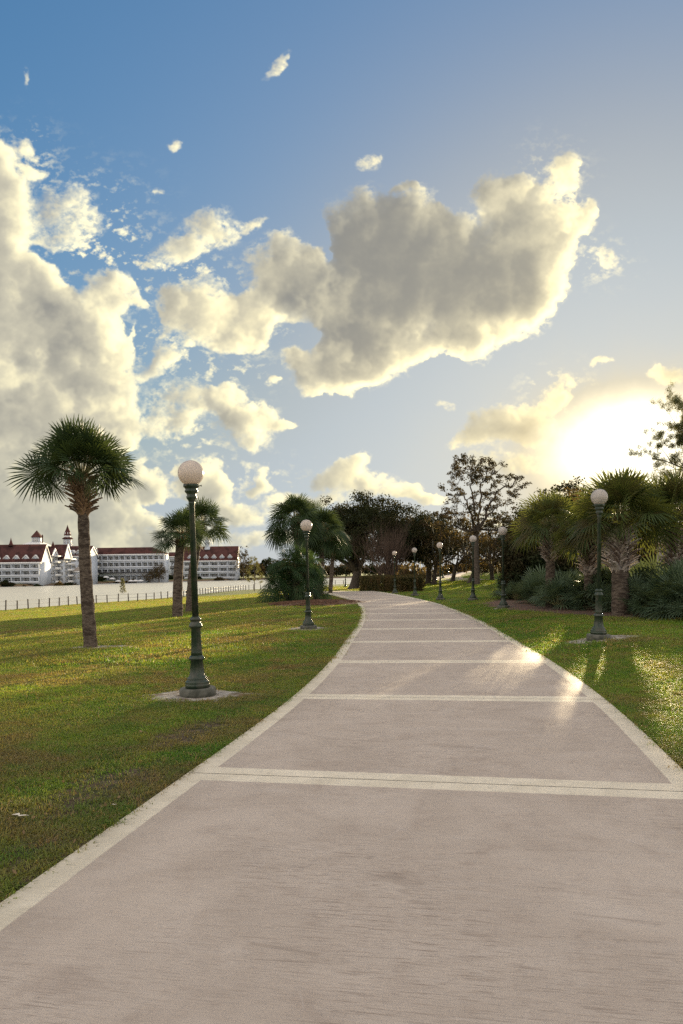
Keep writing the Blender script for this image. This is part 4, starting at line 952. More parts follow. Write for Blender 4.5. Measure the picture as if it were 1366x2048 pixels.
# big live oak behind the hedge
b = hit(708, 1178); mpp = b[1]/FPX
ex = np.concatenate([dome(np.random.RandomState(3), 900, (42*mpp, .5, 5.0), (5.6, 5.0, 4.0), -.55, .55), dome(np.random.RandomState(4), 120, (5.8, .3, 3.9), (2.4, 2.6, 2.2), -.5, .5), dome(np.random.RandomState(8), 110, (-2.1, .0, 4.4), (2.1, 2.4, 3.0), -.6, .5)])
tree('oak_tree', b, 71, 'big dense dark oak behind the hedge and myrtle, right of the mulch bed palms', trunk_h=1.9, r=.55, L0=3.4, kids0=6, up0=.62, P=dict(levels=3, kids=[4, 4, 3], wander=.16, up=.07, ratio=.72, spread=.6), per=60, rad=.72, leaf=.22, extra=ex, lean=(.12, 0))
# bare crape myrtle
b = hit(778, 1172); b = on_ground(776, 66.5)
tree('crape_myrtle', b, 73, 'bare leafless many-stemmed crape myrtle rising behind the hedge', 'shrub', trunk_h=.7, r=.085, stems=9, kids0=4, L0=1.9, up0=1.05, bark='twig', per=0, P=dict(levels=5, kids=[3, 3, 3, 3, 3], wander=.10, up=.10, ratio=.72, spread=.42, seg=4, taper=.6), scale=(1.05, .8, 1.05))
# tall open-crowned tree: limbs grown out to leafy clumps placed through the crown
M['open_leaf'] = M['magnolia']
def target_tree(name, base, seed, label, fork, ells, nclump, r=.27, leafm='magnolia', per=34, rad=.34, leaf=.17, prim=8, cat='tree', bark='bark_dark', lean=0.0):
    rs = np.random.RandomState(seed); t = empty(name, tuple(base)); tb = MB(); T = []
    for (c, rr, n) in ells:
        d = unit(rs.normal(size=(n, 3))); T.append(np.array(c)+d*(.30+.70*rs.rand(n, 1)**.55)*np.array(rr))
    T = np.concatenate(T); fk = np.array([lean, 0, fork])
    tb.tube([(0, 0, -.2), (.02, 0, .3), (lean*.6, .03, fork*.5), fk], [r*1.5, r*1.1, r*.95, r*.85], 12, cap=False)
    # primary limbs to spread targets
    order = [rs.randint(len(T))]
    while len(order) < prim:
        dd = np.min(np.linalg.norm(T[:, None]-T[order][None], axis=2), axis=1); order.append(int(np.argmax(dd*(.6+.4*rs.rand(len(T))))))
    nodes = []; nr = []
    def curve(a, b, ra, rb, up=.25, seg=8, wob=.10):
        L = np.linalg.norm(b-a); m = (a+b)/2+np.array([0, 0, -1.])*0+(np.array([a[0], a[1], b[2]])-(a+b)/2)*up
        ts = np.linspace(0, 1, seg+1)[:, None]; P = (1-ts)**2*a+2*ts*(1-ts)*m+ts**2*b
        P[1:-1] += rs.normal(size=(seg-1, 3))*wob*L/seg; R_ = np.linspace(ra, rb, seg+1); tb.tube(P, R_, 6, cap=False); return P, R_
    for o_ in order:
        st_ = fk+np.array([0, 0, rs.uniform(-.25, .9)*fork*.12]); P, R_ = curve(st_, T[o_], r*.48, .035, up=rs.uniform(.05, .35), seg=10, wob=.22)
        nodes.append(P[3:]); nr.append(R_[3:])
    used_ = set(order); rest = [q for q in range(len(T)) if q not in used_]; rest.sort(key=lambda q: np.linalg.norm(T[q]-fk))
    for q in rest:
        N = np.concatenate(nodes); Rn = np.concatenate(nr); dv = T[q]-N; dl = np.linalg.norm(dv, axis=1); cost = dl+.6*np.clip(np.linalg.norm(N-fk, axis=1)-np.linalg.norm(T[q]-fk), 0, None)*3
        k_ = int(np.argmin(cost)); P, R_ = curve(N[k_], T[q], max(.018, Rn[k_]*.6), .012, up=-.15, seg=5, wob=.25); nodes.append(P[2:]); nr.append(R_[2:])
    tb.build('trunk', M[bark], t, True); cm = MB(); C = T+rs.normal(size=T.shape)*.05
    leaf_cards(cm, C, per, rad, leaf, rs, (1, 1, .6)); cm.build('crown', M[leafm], t); tag(t, label, cat); return t
b = hit(953, 1169)
target_tree('open_crown_tree', b, 79, 'tall tree with open airy crown and forked limbs standing against the sunset', 4.4,
            [((.1, 0, 7.9), (3.55, 3.0, 3.7), 175), ((-.3, 0, 10.2), (2.3, 2, 1.3), 60), ((3.6, 0, 8.8), (1.1, .8, 1.0), 22), ((-2.4, 0, 5.6), (1.9, 1.5, 1.2), 50), ((2.2, 0, 5.2), (2.1, 1.5, 1.1), 46)], 0)
# mossy brown oaks between the hedge and the tall tree
b = on_ground(856, 80); k_ = 80/FPX
tree('oak_tree', b, 77, 'dark rounded oak joined to the right side of the big oak beyond the hedge', trunk_h=1.9, r=.36, L0=2.6, kids0=5, up0=.7, P=dict(levels=3, kids=[4, 3, 3], wander=.16, up=.06, ratio=.7, spread=.6), per=46, rad=.66, leaf=.22, extra=dome(np.random.RandomState(6), 420, (0, 0, 4.6), (3.3, 3.0, 2.7), -.6, .5))
OG = 'brown mossy oaks beyond the hedge'
for px, d, seed, th, r, L0, sx, lab, lean, ms in [
    (868, 76, 81, 2.4, .26, 2.9, 1.0, 'brown-leaved oak behind the pink-globed lamp right of the hedge', (0, 0), 60),
    (905, 84, 82, 2.2, .24, 3.1, 1.05, 'mossy oak left of the tall open-crowned tree', (.05, 0), 80),
    (936, 72, 83, 2.4, .17, 2.4, 1.0, 'thin leaning mossy tree touching the left side of the tall open-crowned trunk', (.30, 0), 60),
    (985, 80, 84, 2.2, .22, 3.0, 1.1, 'mossy oak right of the tall open-crowned tree', (0, 0), 90),
    (1040, 78, 85, 2.2, .25, 3.1, 1.0, 'brown oak behind the lamp at the end of the palmetto bed', (0, 0), 60)]:
    b = on_ground(px, d)
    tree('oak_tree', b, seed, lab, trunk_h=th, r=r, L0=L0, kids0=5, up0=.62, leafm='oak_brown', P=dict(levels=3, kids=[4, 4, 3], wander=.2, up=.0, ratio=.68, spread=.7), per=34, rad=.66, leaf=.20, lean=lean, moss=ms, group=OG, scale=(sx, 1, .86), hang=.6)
# dark dense shrubs left of and behind the small palm
def shrub(px, d, w_, dep, h, seed, lab, m='shrub_dark', n=420, per=38, leaf=.15, name='shrub', group=None, low=-.3):
    b = on_ground(px, d); rs = np.random.RandomState(seed); t = empty(name, tuple(b))
    C = dome(rs, n, (0, 0, h*.42), (w_, dep, h*.58), -.75, .45); C[:, 2] = np.maximum(C[:, 2], .1)
    cm = MB(); leaf_cards(cm, C, per, .36, leaf, rs); cm.build('foliage', M[m], t)
    st = MB()
    for q in range(9):
        e = C[rs.randint(len(C))]; st.tube([(rs.uniform(-.3, .3), rs.uniform(-.3, .3), -.1), e*np.array([.5, .5, .55]), e], [.07, .045, .02], 6, cap=False)
    st.build('stems', M['bark_dark'], t); tag(t, lab, 'shrub', group); return t
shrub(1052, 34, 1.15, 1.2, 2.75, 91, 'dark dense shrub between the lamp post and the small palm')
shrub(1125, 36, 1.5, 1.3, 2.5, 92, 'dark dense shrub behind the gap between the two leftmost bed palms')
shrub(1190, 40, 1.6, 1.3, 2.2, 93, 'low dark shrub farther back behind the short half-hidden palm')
b = on_ground(1150, 46)
tree('oak_tree', b, 95, 'small tree whose leafy top shows between the two leftmost bed palms', trunk_h=2.6, r=.16, L0=2.0, kids0=5, up0=.9, leafm='oak_brown', P=dict(levels=3, kids=[3, 3, 3], wander=.18, up=.06, ratio=.66, spread=.6), per=20, rad=.45, leaf=.17)
for px, d, top, wpx, sd_, lab in [(1078, 64, 1022, 48, 201, 'dense dark oak hidden behind the small leftmost bed palm'), (1132, 72, 968, 62, 202, 'tall dense oak whose top shows between the two leftmost bed palms'), (1192, 82, 1004, 50, 203, 'tall dense oak behind the white-globed lamp post and short palm')]:
    b = on_ground(px, d); k_ = d/FPX; h_ = (H0(px)-top)*k_+EYE-b[2]; w_ = wpx*k_; rs = np.random.RandomState(sd_)
    ex = dome(rs, 240 if px < 1100 else 420, (0, 0, h_*.60), (w_, w_*.9, h_*.40), -.8, .5)
    tree('oak_tree', b, sd_, lab, trunk_h=h_*.25, r=.3, L0=h_*.28, kids0=5, up0=.8, P=dict(levels=3, kids=[3, 3, 3], wander=.15, up=.05, ratio=.66, spread=.6), per=38, rad=.6, leaf=.24, extra=ex, group='dense oaks behind the bed palms')
# woods far right
WG = 'trees in the woods beyond the right lawn'
REFR = [(1090, 'behind the small leftmost bed palm'), (1140, 'behind the gap left of the short bed palm'), (1190, 'behind the short bed palm'), (1225, 'behind the white-globed lamp post'), (1270, 'behind the biggest booted palm'), (1315, 'left of the straight grey pine trunk'), (1366, 'behind the right-edge palm'), (9999, 'beyond the right edge of the lawn')]
def refr(px): return next(b_ for a_, b_ in REFR if px < a_)
WL = ['brown-green tree in the dark woods beyond the right-hand lawn', 'olive tree with bare lower trunk in the woods beyond the right-hand lawn']
wood = []
for q in range(2):
    o = tree('woodland_tree', (0, 0, 0), 101+q, WL[q], trunk_h=2.6+q, r=.20, L0=2.7, kids0=5, up0=.7, leafm=['oak_brown', 'oak_leaf'][q], P=dict(levels=3, kids=[4, 3, 3], wander=.2, up=.02, ratio=.7, spread=.65), per=30, rad=.75, leaf=.24, group=WG, scale=(1, 1, .85)); wood.append(o)
rs = np.random.RandomState(17); wu = [0, 0]
WP = [(1100, 58), (1150, 66), (1205, 60), (1255, 70), (1300, 62), (1350, 68), (1400, 60), (1125, 80), (1180, 84), (1230, 82), (1280, 86), (1330, 84), (1385, 86), (1075, 88), (1440, 74), (1500, 66), (1560, 72), (1620, 64), (1480, 88), (1020, 96), (985, 110), (935, 118), (1060, 112), (1110, 108)]
for q, (px, d) in enumerate(WP):
    k_ = q % 2; o = wood[k_] if not wu[k_] else copy_tree(wood[k_]); wu[k_] = 1
    b = on_ground(px, d); s = rs.uniform(.92, 1.08)*(1.0 if d < 74 else 1.25) *(1 if px < 1180 else .86) if 1070 < px < 1700 and d < 92 else rs.uniform(.62, .8); o.location = tuple(b); o.scale = (s*1.25, s*1.25, s); o.rotation_euler = (0, 0, rs.rand()*6.28)
    tag(o, '%s woodland tree %s, %s' % (['brown-green', 'dark olive'][k_], refr(px) if px > 1070 else 'far beyond the rising path', 'front rank' if d < 76 else 'rear rank'), 'tree', WG)
for q, (px, d, w_, h) in enumerate([(1215, 66, 3.2, 1.9), (1285, 64, 3.2, 1.7), (1355, 66, 3.2, 1.9), (1425, 62, 3, 2.0), (1150, 68, 3, 2.2), (1090, 72, 3, 2.0), (980, 104, 4.5, 2.0), (1030, 100, 4, 2.2), (925, 122, 5, 1.6)]):
    shrub(px, d, w_, 1.6, h, 120+q, 'brown undergrowth shrub %s, %s' % (refr(px) if px > 1070 else 'near the far rising path', ['on the lawn edge', 'in the gap', 'low and broad'][q % 3]), m='oak_brown', n=150, per=36, leaf=.28, group='undergrowth along the woods')
# straight grey trunk behind the right palms
b = on_ground(1320, 47)
tree('pine_tree', b, 131, 'straight pale grey pine trunk between the two right-hand palms', trunk_h=4.2, r=.27, L0=1.5, kids0=5, up0=.5, leafm='pine_leaf', bark='bark_grey', P=dict(levels=2, kids=[3, 3], wander=.15, up=.05, ratio=.6, spread=.6), per=26, rad=.35, leaf=.18, squash=(1, 1, .5))
# pine at the right edge whose boughs reach into the sky
def pine(px, d, h, seed, lab, boughs, r=.24, reach=3.0):
    b = on_ground(px, d); rs = np.random.RandomState(seed); t = empty('pine_tree', tuple(b)); tb = MB(); tips = []
    tb.tube([(0, 0, -.1), (.05, 0, h*.35), (-.05, 0, h*.7), (0, 0, h)], [r*1.2, r, r*.7, r*.25], 12, cap=False)
    for z, a, L in boughs:
        branch(tb, (0, 0, z), (math.cos(a), math.sin(a), .18), L, .055, 1, rs, tips, dict(levels=4, kids=[6, 5, 4], wander=.16, up=.05, ratio=.45, spread=.75, first=.2, seg=7, taper=.3))
    tb.build('trunk', M['bark_dark'], t, True); cm = MB(); T = np.array([q[0] for q in tips])
    n = len(T)*34; d_ = unit(rs.normal(size=(n, 3))+np.array([0, 0, .5])); C = np.repeat(T, 34, 0)+rs.normal(size=(n, 3))*.05; w_ = unit(np.cross(d_, rs.normal(size=(n, 3))))*.006
    l = rs.uniform(.07, .15, (n, 1)); cm.add(np.stack([C-w_, C+w_, C+d_*l], 1).reshape(-1, 3), np.arange(n*3).reshape(-1, 3)); cm.build('needles', M['pine_leaf'], t)
    tag(t, lab, 'pine tree'); return t
pine(1478, 27, 6.2, 141, 'pine whose needled boughs reach in from the right edge above the palms', [(4.3, 3.15, 2.9), (4.7, 3.0, 2.6), (5.1, 3.3, 2.2), (5.5, 2.9, 1.8), (4.0, 3.4, 2.4), (4.5, 2.7, 2.2), (5.7, 3.2, 1.4), (4.4, .3, 2.1), (5.2, .9, 1.7), (5.0, -1.2, 1.9), (4.8, 1.9, 2.0), (5.9, 4.2, 1.0), (5.9, 1, .9)])
# young pines by the water
def young_pine(px, py, top, seed, lab, w_=.9):
    b = hit(px, py); h = (py-top)*b[1]/FPX; rs = np.random.RandomState(seed); t = empty('young_pine', tuple(b)); tb = MB(); tips = []
    tb.tube([(0, 0, -.1), (.03, 0, h*.5), (0, 0, h*.97)], [.07, .045, .015], 8, cap=False)
    for q in range(26):
        z = h*(.22+.74*q/26); a = q*2.4; L = w_*(1.0-.75*((z/h-.22)/.78))*rs.uniform(.6, 1.1)
        P = np.array([(0, 0, z), (math.cos(a)*L*.5, math.sin(a)*L*.5, z+.05), (math.cos(a)*L, math.sin(a)*L, z+.22*L)]); tb.tube(P, [.02, .014, .006], 5, cap=False)
        tips += [P[2], P[1]*.4+P[2]*.6]
    tips.append(np.array([0, 0, h*.97])); T = np.array(tips); cm = MB(); n = len(T)*60; C = np.repeat(T, 60, 0)+rs.normal(size=(n, 3))*.11; d_ = unit(rs.normal(size=(n, 3))+np.array([0, 0, .6])); w2 = unit(np.cross(d_, rs.normal(size=(n, 3))))*.02
    l = rs.uniform(.14, .30, (n, 1)); cm.add(np.stack([C-w2, C+w2, C+d_*l], 1).reshape(-1, 3), np.arange(n*3).reshape(-1, 3))
    tb.build('trunk', M['bark_dark'], t, True); cm.build('needles', M['pine_leaf'], t); tag(t, lab, 'pine tree'); return t
young_pine(246, 1196, 1157, 151, 'tiny young pine by the fence in front of the long hotel wing', .75)
young_pine(509, 1182, 1113, 153, 'young pine by the water left of the drooping fan palm', 1.9)

# ======================= FENCE =======================
fe = empty('wire_fence', (FENCE[0][0], FENCE[0][1], 0)); f0 = np.array([FENCE[0][0], FENCE[0][1], 0.])
fc = catmull(FENCE, 40); fs = np.concatenate([[0], np.cumsum(np.hypot(*np.diff(fc, axis=0).T))]); ss = np.arange(0, fs[-1], 1.62)
fx, fy = np.interp(ss, fs, fc[:, 0]), np.interp(ss, fs, fc[:, 1]); fz = ground_z(fx, fy)
pmx = MB(); pmx.tube([(0, 0, -.2), (0, 0, .45), (0, 0, .92)], [.065, .062, .06], 8); pme = pmx.mesh('post', M['post']); rs = np.random.RandomState(4)
for x, y, z in zip(fx, fy, fz):
    o = bpy.data.objects.new('post', pme); sc.collection.objects.link(o); o.parent = fe; o.location = (x-f0[0], y-f0[1], z); o.rotation_euler = (rs.uniform(-.05, .05), rs.uniform(-.05, .05), 0); o.scale = (1, 1, rs.uniform(.93, 1.07))
wr = MB()
for hh in (.84, .45): wr.tube(np.stack([fx-f0[0], fy-f0[1], fz+hh], 1), .010, 4, cap=False)
wr.build('wire', M['wire'], fe); tag(fe, 'low fence of wooden posts and wire between the lawn and the lake', 'fence')
# ======================= BUILDINGS ACROSS THE LAKE =======================
def gable_prism(mb, x0, x1, y0, y1, z0, z1, over=.4, hipl=0.0, hipr=0.0, thick=.25):
    """roof with its ridge along x; hip* pull the ridge ends in"""
    ym = (y0+y1)/2; a, b, c, d = x0-over, x1+over, y0-over, y1+over
    V = [(a, c, z0), (b, c, z0), (b, d, z0), (a, d, z0), (a+hipl, ym, z1), (b-hipr, ym, z1), (a, c, z0-thick), (b, c, z0-thick), (b, d, z0-thick), (a, d, z0-thick)]
    mb.add(V, [[0, 1, 5, 4], [2, 3, 4, 5], [6, 7, 1, 0], [8, 9, 3, 2]])
    if hipl or hipr: mb.add(V, [[7, 8, 2, 1], [9, 6, 0, 3], [9, 8, 7, 6]]) 
    if hipl: mb.add(V, [[0, 4, 3]])
    if hipr: mb.add(V, [[1, 2, 5]])
def part(name, mb, m, parent): return mb.build(name, M[m], parent)
def win_mesh(w_, h_):
    g = MB(); g.box((0, -.02, h_/2), (w_/2, .04, h_/2)); f = MB()
    for x in (-w_/2, 0, w_/2): f.box((x, -.10, h_/2), (.07, .05, h_/2+.07))
    for z in (0, h_*.62, h_): f.box((0, -.094, z), (w_/2-.075, .05, .06))
    return g.mesh('window', M['glass']), f.mesh('window_frame', M['cream'])
def add_window(parent, x, y, z, meshes, rz=0.0):
    o = bpy.data.objects.new('window', meshes[0]); sc.collection.objects.link(o); o.parent = parent; o.location = (x, y, z); o.rotation_euler = (0, 0, rz)
    f = bpy.data.objects.new('frame', meshes[1]); sc.collection.objects.link(f); f.parent = o
def dormer(parent, x, y, z, w_, h_, dep, wm):
    b = MB(); b.box((0, dep/2, h_*.3), (w_*.38, dep/2, h_*.3)); b.add([(-w_*.38, 0, h_*.6), (w_*.38, 0, h_*.6), (0, 0, h_*.92)], [[0, 1, 2]])
    o = b.build('dormer', M['white'], parent); o.location = (x, y, z)
    r = MB()
    for s in (-1, 1):
        r.add([(0, -.35, h_), (s*w_*.5, -.35, h_*.52), (s*w_*.5, dep, h_*.52), (0, dep, h_), (0, -.35, h_-.3), (s*w_*.5, -.35, h_*.52-.3), (s*w_*.5, dep, h_*.52-.3), (0, dep, h_-.3)], [[0, 1, 2, 3], [4, 5, 1, 0], [5, 6, 2, 1], [7, 6, 5, 4]])
    rr = r.build('roof', M['cream'], o)
    w2 = bpy.data.objects.new('window', wm[0]); sc.collection.objects.link(w2); w2.parent = o; w2.location = (0, -.03, .1)
def hotel(label, px0, px1, d, yb, ye, yr, floors, bays, depth=12, dormers=(), hipl=0, hipr=0, balcony=True, name='hotel_building', ww=.55, gap_right=0.0, arcade=False, skip=0, roofx=None):
    """long wing: px0..px1 facade span, yb/ye/yr base, eave, ridge rows"""
    k = d/FPX; pm_ = (px0+px1)/2; hm = H0(pm_); base = at(pm_, yb, d); t = empty(name, tuple(base)); W = (px1-px0)*k/2
    he = (yb-ye)*k; hr = he+(ye-yr)*k*(1+depth*.5/d)+depth*.5/d*(hm-ye)*k*0
    b = MB(); b.box((0, depth/2, he/2-1), (W, depth/2, he/2+1))
    if not hipr: b.add([(W, 0, he), (W, depth, he), (W, depth/2, hr-.05)], [[0, 1, 2]])
    if not hipl: b.add([(-W, 0, he), (-W, depth, he), (-W, depth/2, hr-.05)], [[0, 2, 1]])
    part('wall', b, 'white', t)
    r = MB(); rx = roofx or (-W, W); gable_prism(r, rx[0], rx[1], 0, depth, he+.05, hr, .45, hipl, hipr); part('roof', r, 'roofred', t)
    tr = MB(); tr.box((0, -.47, he-.35), (W+.1, .1, .3))
    if not hipr:
        for s in (0, 1):   # raking white verge boards on the gable
            y0_, y1_ = (-.5, depth/2) if s == 0 else (depth+.5, depth/2)
            tr.add([(W+.5, y0_, he-.2), (W+.5, y1_, hr-.1), (W+.5, y1_, hr-.75), (W+.5, y0_, he-.8)], [[0, 1, 2, 3] if s else [0, 3, 2, 1]])
    part('cornice', tr, 'cream', t)
    fh = (he-.6)/floors; bw = 2*W/bays; wm = win_mesh(bw*ww, fh*.48)
    for f in range(floors):
        z = f*fh+fh*.20
        for c in range(bays):
            x = -W+bw*(c+.5)
            add_window(t, x, -.02, z+fh*.1, wm)
    if balcony:
        for f in range(floors):
            bb = MB(); z = f*fh
            if f or not arcade:
                bb.box((0, -1.1, z+.02), (W-.1, .9, .10)); bb.box((0, -1.95, z+fh*.17), (W-.1, .06, fh*.14))
            bb2 = bb.build('balcony', M['shade_rail'], t) if bb.v else None
            po = MB()
            for c in range(bays+1):
                x = -W+bw*c; x = min(max(x, -W+.25), W-.25); po.box((x, -1.85, z+fh*.5), (.17, .14, fh*.5-.13))
            for c in range(bays):  # flat-arched heads between the posts
                x = -W+bw*(c+.5); po.box((x, -1.84, z+fh*.90), (bw/2-.20, .10, fh*.06))
            po.build('balcony_posts', M['white'], t)
        bb = MB(); bb.box((0, -1.1, he-.50), (W+.2, 1.1, .12)); part('balcony_roof', bb, 'cream', t)
    if dormers:
        dw = 13.5*k if d < 350 else 11.0*k; dh = 14.5*k if d < 350 else 12*k; wm2 = win_mesh(dw*.42, dh*.45)
        for x in dormers: dormer(t, (x-pm_)*k, .55, he+.0, dw, dh, depth*.42, wm2)
    tag(t, label, 'building'); return t, k, he, hr, W
HG = None
h1, k1, he1, hr1, W1 = hotel('white hotel wing with red dormered roof at the far left, nearest across the lake', -85, 82.5, 310, 1167, 1124.8, 1089, 3, 9, 10.5, dormers=(-66, -46, -26, -6, 12.4, 31.7, 51, 70.5), ww=.62)
m = MB(); m.lathe([(1.3, 0), (.7, 1.0), (.35, 2.2), (0, 3.6)], 8); sp = m.build('roof_spike', M['roofred'], h1); sp.location = ((12-(-1.25))*k1, 5.2, hr1-.5)
# white gabled bays catching the sun, between wing and tower
def gable_block(label, px0, px1, d, yb, ye, yr, wx=None, name='hotel_building', floors=4, dep=13, m='white'):
    k = d/FPX; base = at((px0+px1)/2, yb, d); t = empty(name, tuple(base)); W = (px1-px0)*k/2; he = (yb-ye)*k; hr = (yb-yr)*k
    b = MB(); b.box((0, dep/2, he/2-1), (W, dep/2, he/2+1)); b.add([(W, 0, he), (W, dep, he), (W, dep/2, hr)], [[0, 1, 2]]); part('wall', b, m, t)
    r = MB(); gable_prism(r, -W-2, W-.1, 0, dep, he+.05, hr, .4); part('roof', r, 'roofred', t)
    tr = MB()
    for y0_ in (-.5, dep+.5):
        v = [(W+.35, y0_, he-.2), (W+.35, dep/2, hr+.3), (W+.35, dep/2, hr-.9), (W+.35, y0_, he-1.3)]; v2 = [(x-.25, y, z) for x, y, z in v]; tr.add(v+v2, [[0, 1, 2, 3], [7, 6, 5, 4], [0, 4, 5, 1], [3, 2, 6, 7]])
    tr.box((W+.9, dep/2, he), (.9, dep/2+.5, .22)); part('cornice', tr, 'cream', t)
    fh = he/floors; wm = win_mesh(dep*.26, fh*.5)
    for f in range(floors):
        for y in (dep*.28, dep*.72): add_window(t, W+.02, y, f*fh+fh*.28, wm, math.pi/2)
        bb = MB(); bb.box((W+.8, dep/2, f*fh+.04), (.8, dep*.44, .1)); bb.box((W+1.6, dep/2, f*fh+fh*.18), (.07, dep*.44, fh*.15)); part('balcony', bb, 'cream', t)
        add_window(t, 0, -.02, f*fh+fh*.28, wm)
    tag(t, label, 'building'); return t
gable_block('narrow white gabled wing with sunlit end, just right of the far-left wing', 96, 103, 322, 1166, 1112, 1097, dep=8)
gable_block('white gabled wing with brightly sunlit balconies left of the tall palm trunk', 113, 128, 330, 1165, 1118, 1088, dep=10)
hc, kc, hec, hrc, Wc = hotel('central hotel block with red roof and small white dormers below the turret', 88, 176, 350, 1164, 1112, 1091.5, 4, 8, 14, dormers=(138, 145, 156, 172), balcony=False)
for x in (95.5, 120.5):
    m = MB(); m.lathe([(1.4, 0), (.9, 1.4), (.4, 2.6), (0, 3.8)], 8); sp = m.build('roof_spike', M['roofred'], hc); sp.location = ((x-132)*kc, 7, hrc-1.2)
# octagonal turret
base = at(135.5, 1095, 358); k = 358/FPX; t = empty('turret', tuple(base-np.array([0, 0, 18.])))
m = MB(); m.lathe([(9*k*.95, 0), (9*k*.95, 18+1*k), (8.2*k, 18+2*k), (8.2*k, 18+16*k)], 8); part('wall', m, 'white', t)
m = MB(); m.lathe([(8.6*k, 18+5.2*k), (10.6*k, 18+5.4*k), (10.6*k, 18+6.2*k), (8.6*k, 18+6.4*k)], 8); part('balcony', m, 'cream', t)
m = MB(); m.lathe([(8*k, 18+16*k), (11.2*k, 18+17.2*k), (11.0*k, 18+18.2*k), (7.0*k, 18+20.5*k), (6.6*k, 18+20.6*k)], 8); part('lower_roof', m, 'roofred', t)
m = MB(); m.lathe([(6.6*k, 18+20.5*k), (6.6*k, 18+24.5*k), (0, 18+24.5*k)], 8); part('lantern', m, 'cream', t)
m = MB(); m.lathe([(7.8*k, 18+24.4*k), (7.4*k, 18+25.2*k), (5.6*k, 18+31*k), (2.6*k, 18+38*k), (.5*k, 18+44*k), (0, 18+46.5*k)], 8); part('roof', m, 'roofred', t)
for q in range(8):
    a = q*math.pi/4+math.pi/8; wm = win_mesh(2.6*k, 6*k) if q == 0 else wm
    add_window(t, math.cos(a)*7.62*k, math.sin(a)*7.62*k, 18+8*k, wm, a+math.pi/2)
for q in range(4):
    a = -math.pi/2+(q-1.5)*.8; m = MB(); c, s = math.cos(a), math.sin(a); m.box((c*5.8*k, s*5.8*k, 18+28.5*k), (.9*k, .9*k, 1.9*k), a, .35); part('dormer', m, 'cream', t)
tag(t, 'tall white octagonal turret with pointed red roof beside the tall palm trunk', 'tower')
# lantern hall
base = at(60, 1092, 345); k = 345/FPX; t = empty('lantern_hall', tuple(base-np.array([0, 0, 15.])))
m = MB(); m.box((-1*k, 8, 7.5), (17*k, 8, 7.5+1*k)); part('wall', m, 'white', t)
m = MB(); gable_prism(m, -22*k, 20*k, 0, 16, 15+1*k, 15+11*k, .3, 13*k, 13*k); part('gable_roof', m, 'cream', t)
m = MB(); m.box((0, 8, 15+12*k), (7.6*k, 7.6*k, 7*k)); part('lantern', m, 'white', t)
m = MB(); m.add([(-9.2*k, 8-9.2*k, 15+19*k), (9.2*k, 8-9.2*k, 15+19*k), (9.2*k, 8+9.2*k, 15+19*k), (-9.2*k, 8+9.2*k, 15+19*k), (0, 8, 15+33.5*k)], [[0, 1, 4], [1, 2, 4], [2, 3, 4], [3, 0, 4]]); m.add([(-9.2*k, 8-9.2*k, 15+18.6*k), (9.2*k, 8-9.2*k, 15+18.6*k), (9.2*k, 8+9.2*k, 15+18.6*k), (-9.2*k, 8+9.2*k, 15+18.6*k)], [[3, 2, 1, 0]]); part('roof', m, 'roofred', t)
m = MB(); m.lathe([(1.3*k, 15+2*k), (1.3*k, 15+20*k), (1.9*k, 15+20.5*k), (1.6*k, 15+22*k), (0, 15+25*k)], 8); o = part('chimney', m, 'roofred', t); o.location = (13*k, 7, 0)
wm = win_mesh(3.2*k, 6.5*k)
for x in (-4*k, 0, 4*k): add_window(t, x, 8-7.6*k-.02, 15+10*k, wm)
tag(t, 'hall with square white lantern and pyramid red roof rising behind the far-left wing', 'building')
# low terrace pavilion in front of the central block
hp = hotel('low tan lakeside pavilion behind the tall palm trunk', 141, 167, 338, 1164, 1142, 1133, 1, 4, 8, hipl=3, hipr=3, balcony=False)[0]
for c in hp.children:
    if c.name.startswith('roof'): c.data.materials.clear(); c.data.materials.append(M['stone'])
h2, k2, he2, hr2, W2 = hotel('long white hotel wing with plain hipped red roof right of the tall palm', 184, 331, 390, 1163, 1108, 1094.5, 4, 13, 7, hipl=2, hipr=8, arcade=True, ww=.6)
m = MB(); m.box((0, -1.5, (1163-1145)*k2), (W2+.4, 2.2, .22)); part('awning', m, 'dark_trim', h2)
h2b = gable_block('narrow gabled bay joined to the left end of the long hipped wing', 177, 187, 384, 1163, 1110, 1096, dep=9)
h3, k3, he3, hr3, W3 = hotel('white hotel wing with five dormers on its red roof, behind the first lamp post', 366, 474, 450, 1157, 1121, 1092.5, 3, 6, 13, dormers=(380, 396, 412, 428, 444, 460), ww=.6)
m = MB(); m.lathe([(7.5*k3, -1), (6.6*k3, 0), (5.6*k3, 2*k3), (5.0*k3, 11*k3), (6.2*k3, 11.6*k3), (5.0*k3, 13*k3), (3*k3, 20*k3), (0, 27*k3)], 8); o = m.build('cupola', M['white'], h3); o.location = ((412-420)*k3, 6.5, hr3-1)
h4 = hotel('lower white stair wing at the left end of the five-dormer building', 337, 366, 452, 1157, 1112.5, 1104, 3, 2, 10, balcony=False)[0]
m = MB()
for q in range(3):
    z = (5+q*12)*k3; m.add([(-7*k3, -.3, z), (-1*k3, -.3, z+5*k3), (-1*k3, -.3, z+6.5*k3), (-7*k3, -.3, z+1.5*k3)], [[0, 1, 2, 3]])
m.box((-7.4*k3, -.2, 18*k3), (.5*k3, .2, 17*k3)); m.box((-.6*k3, -.2, 18*k3), (.5*k3, .2, 17*k3)); part('outside_stair', m, 'dark_trim', h4)

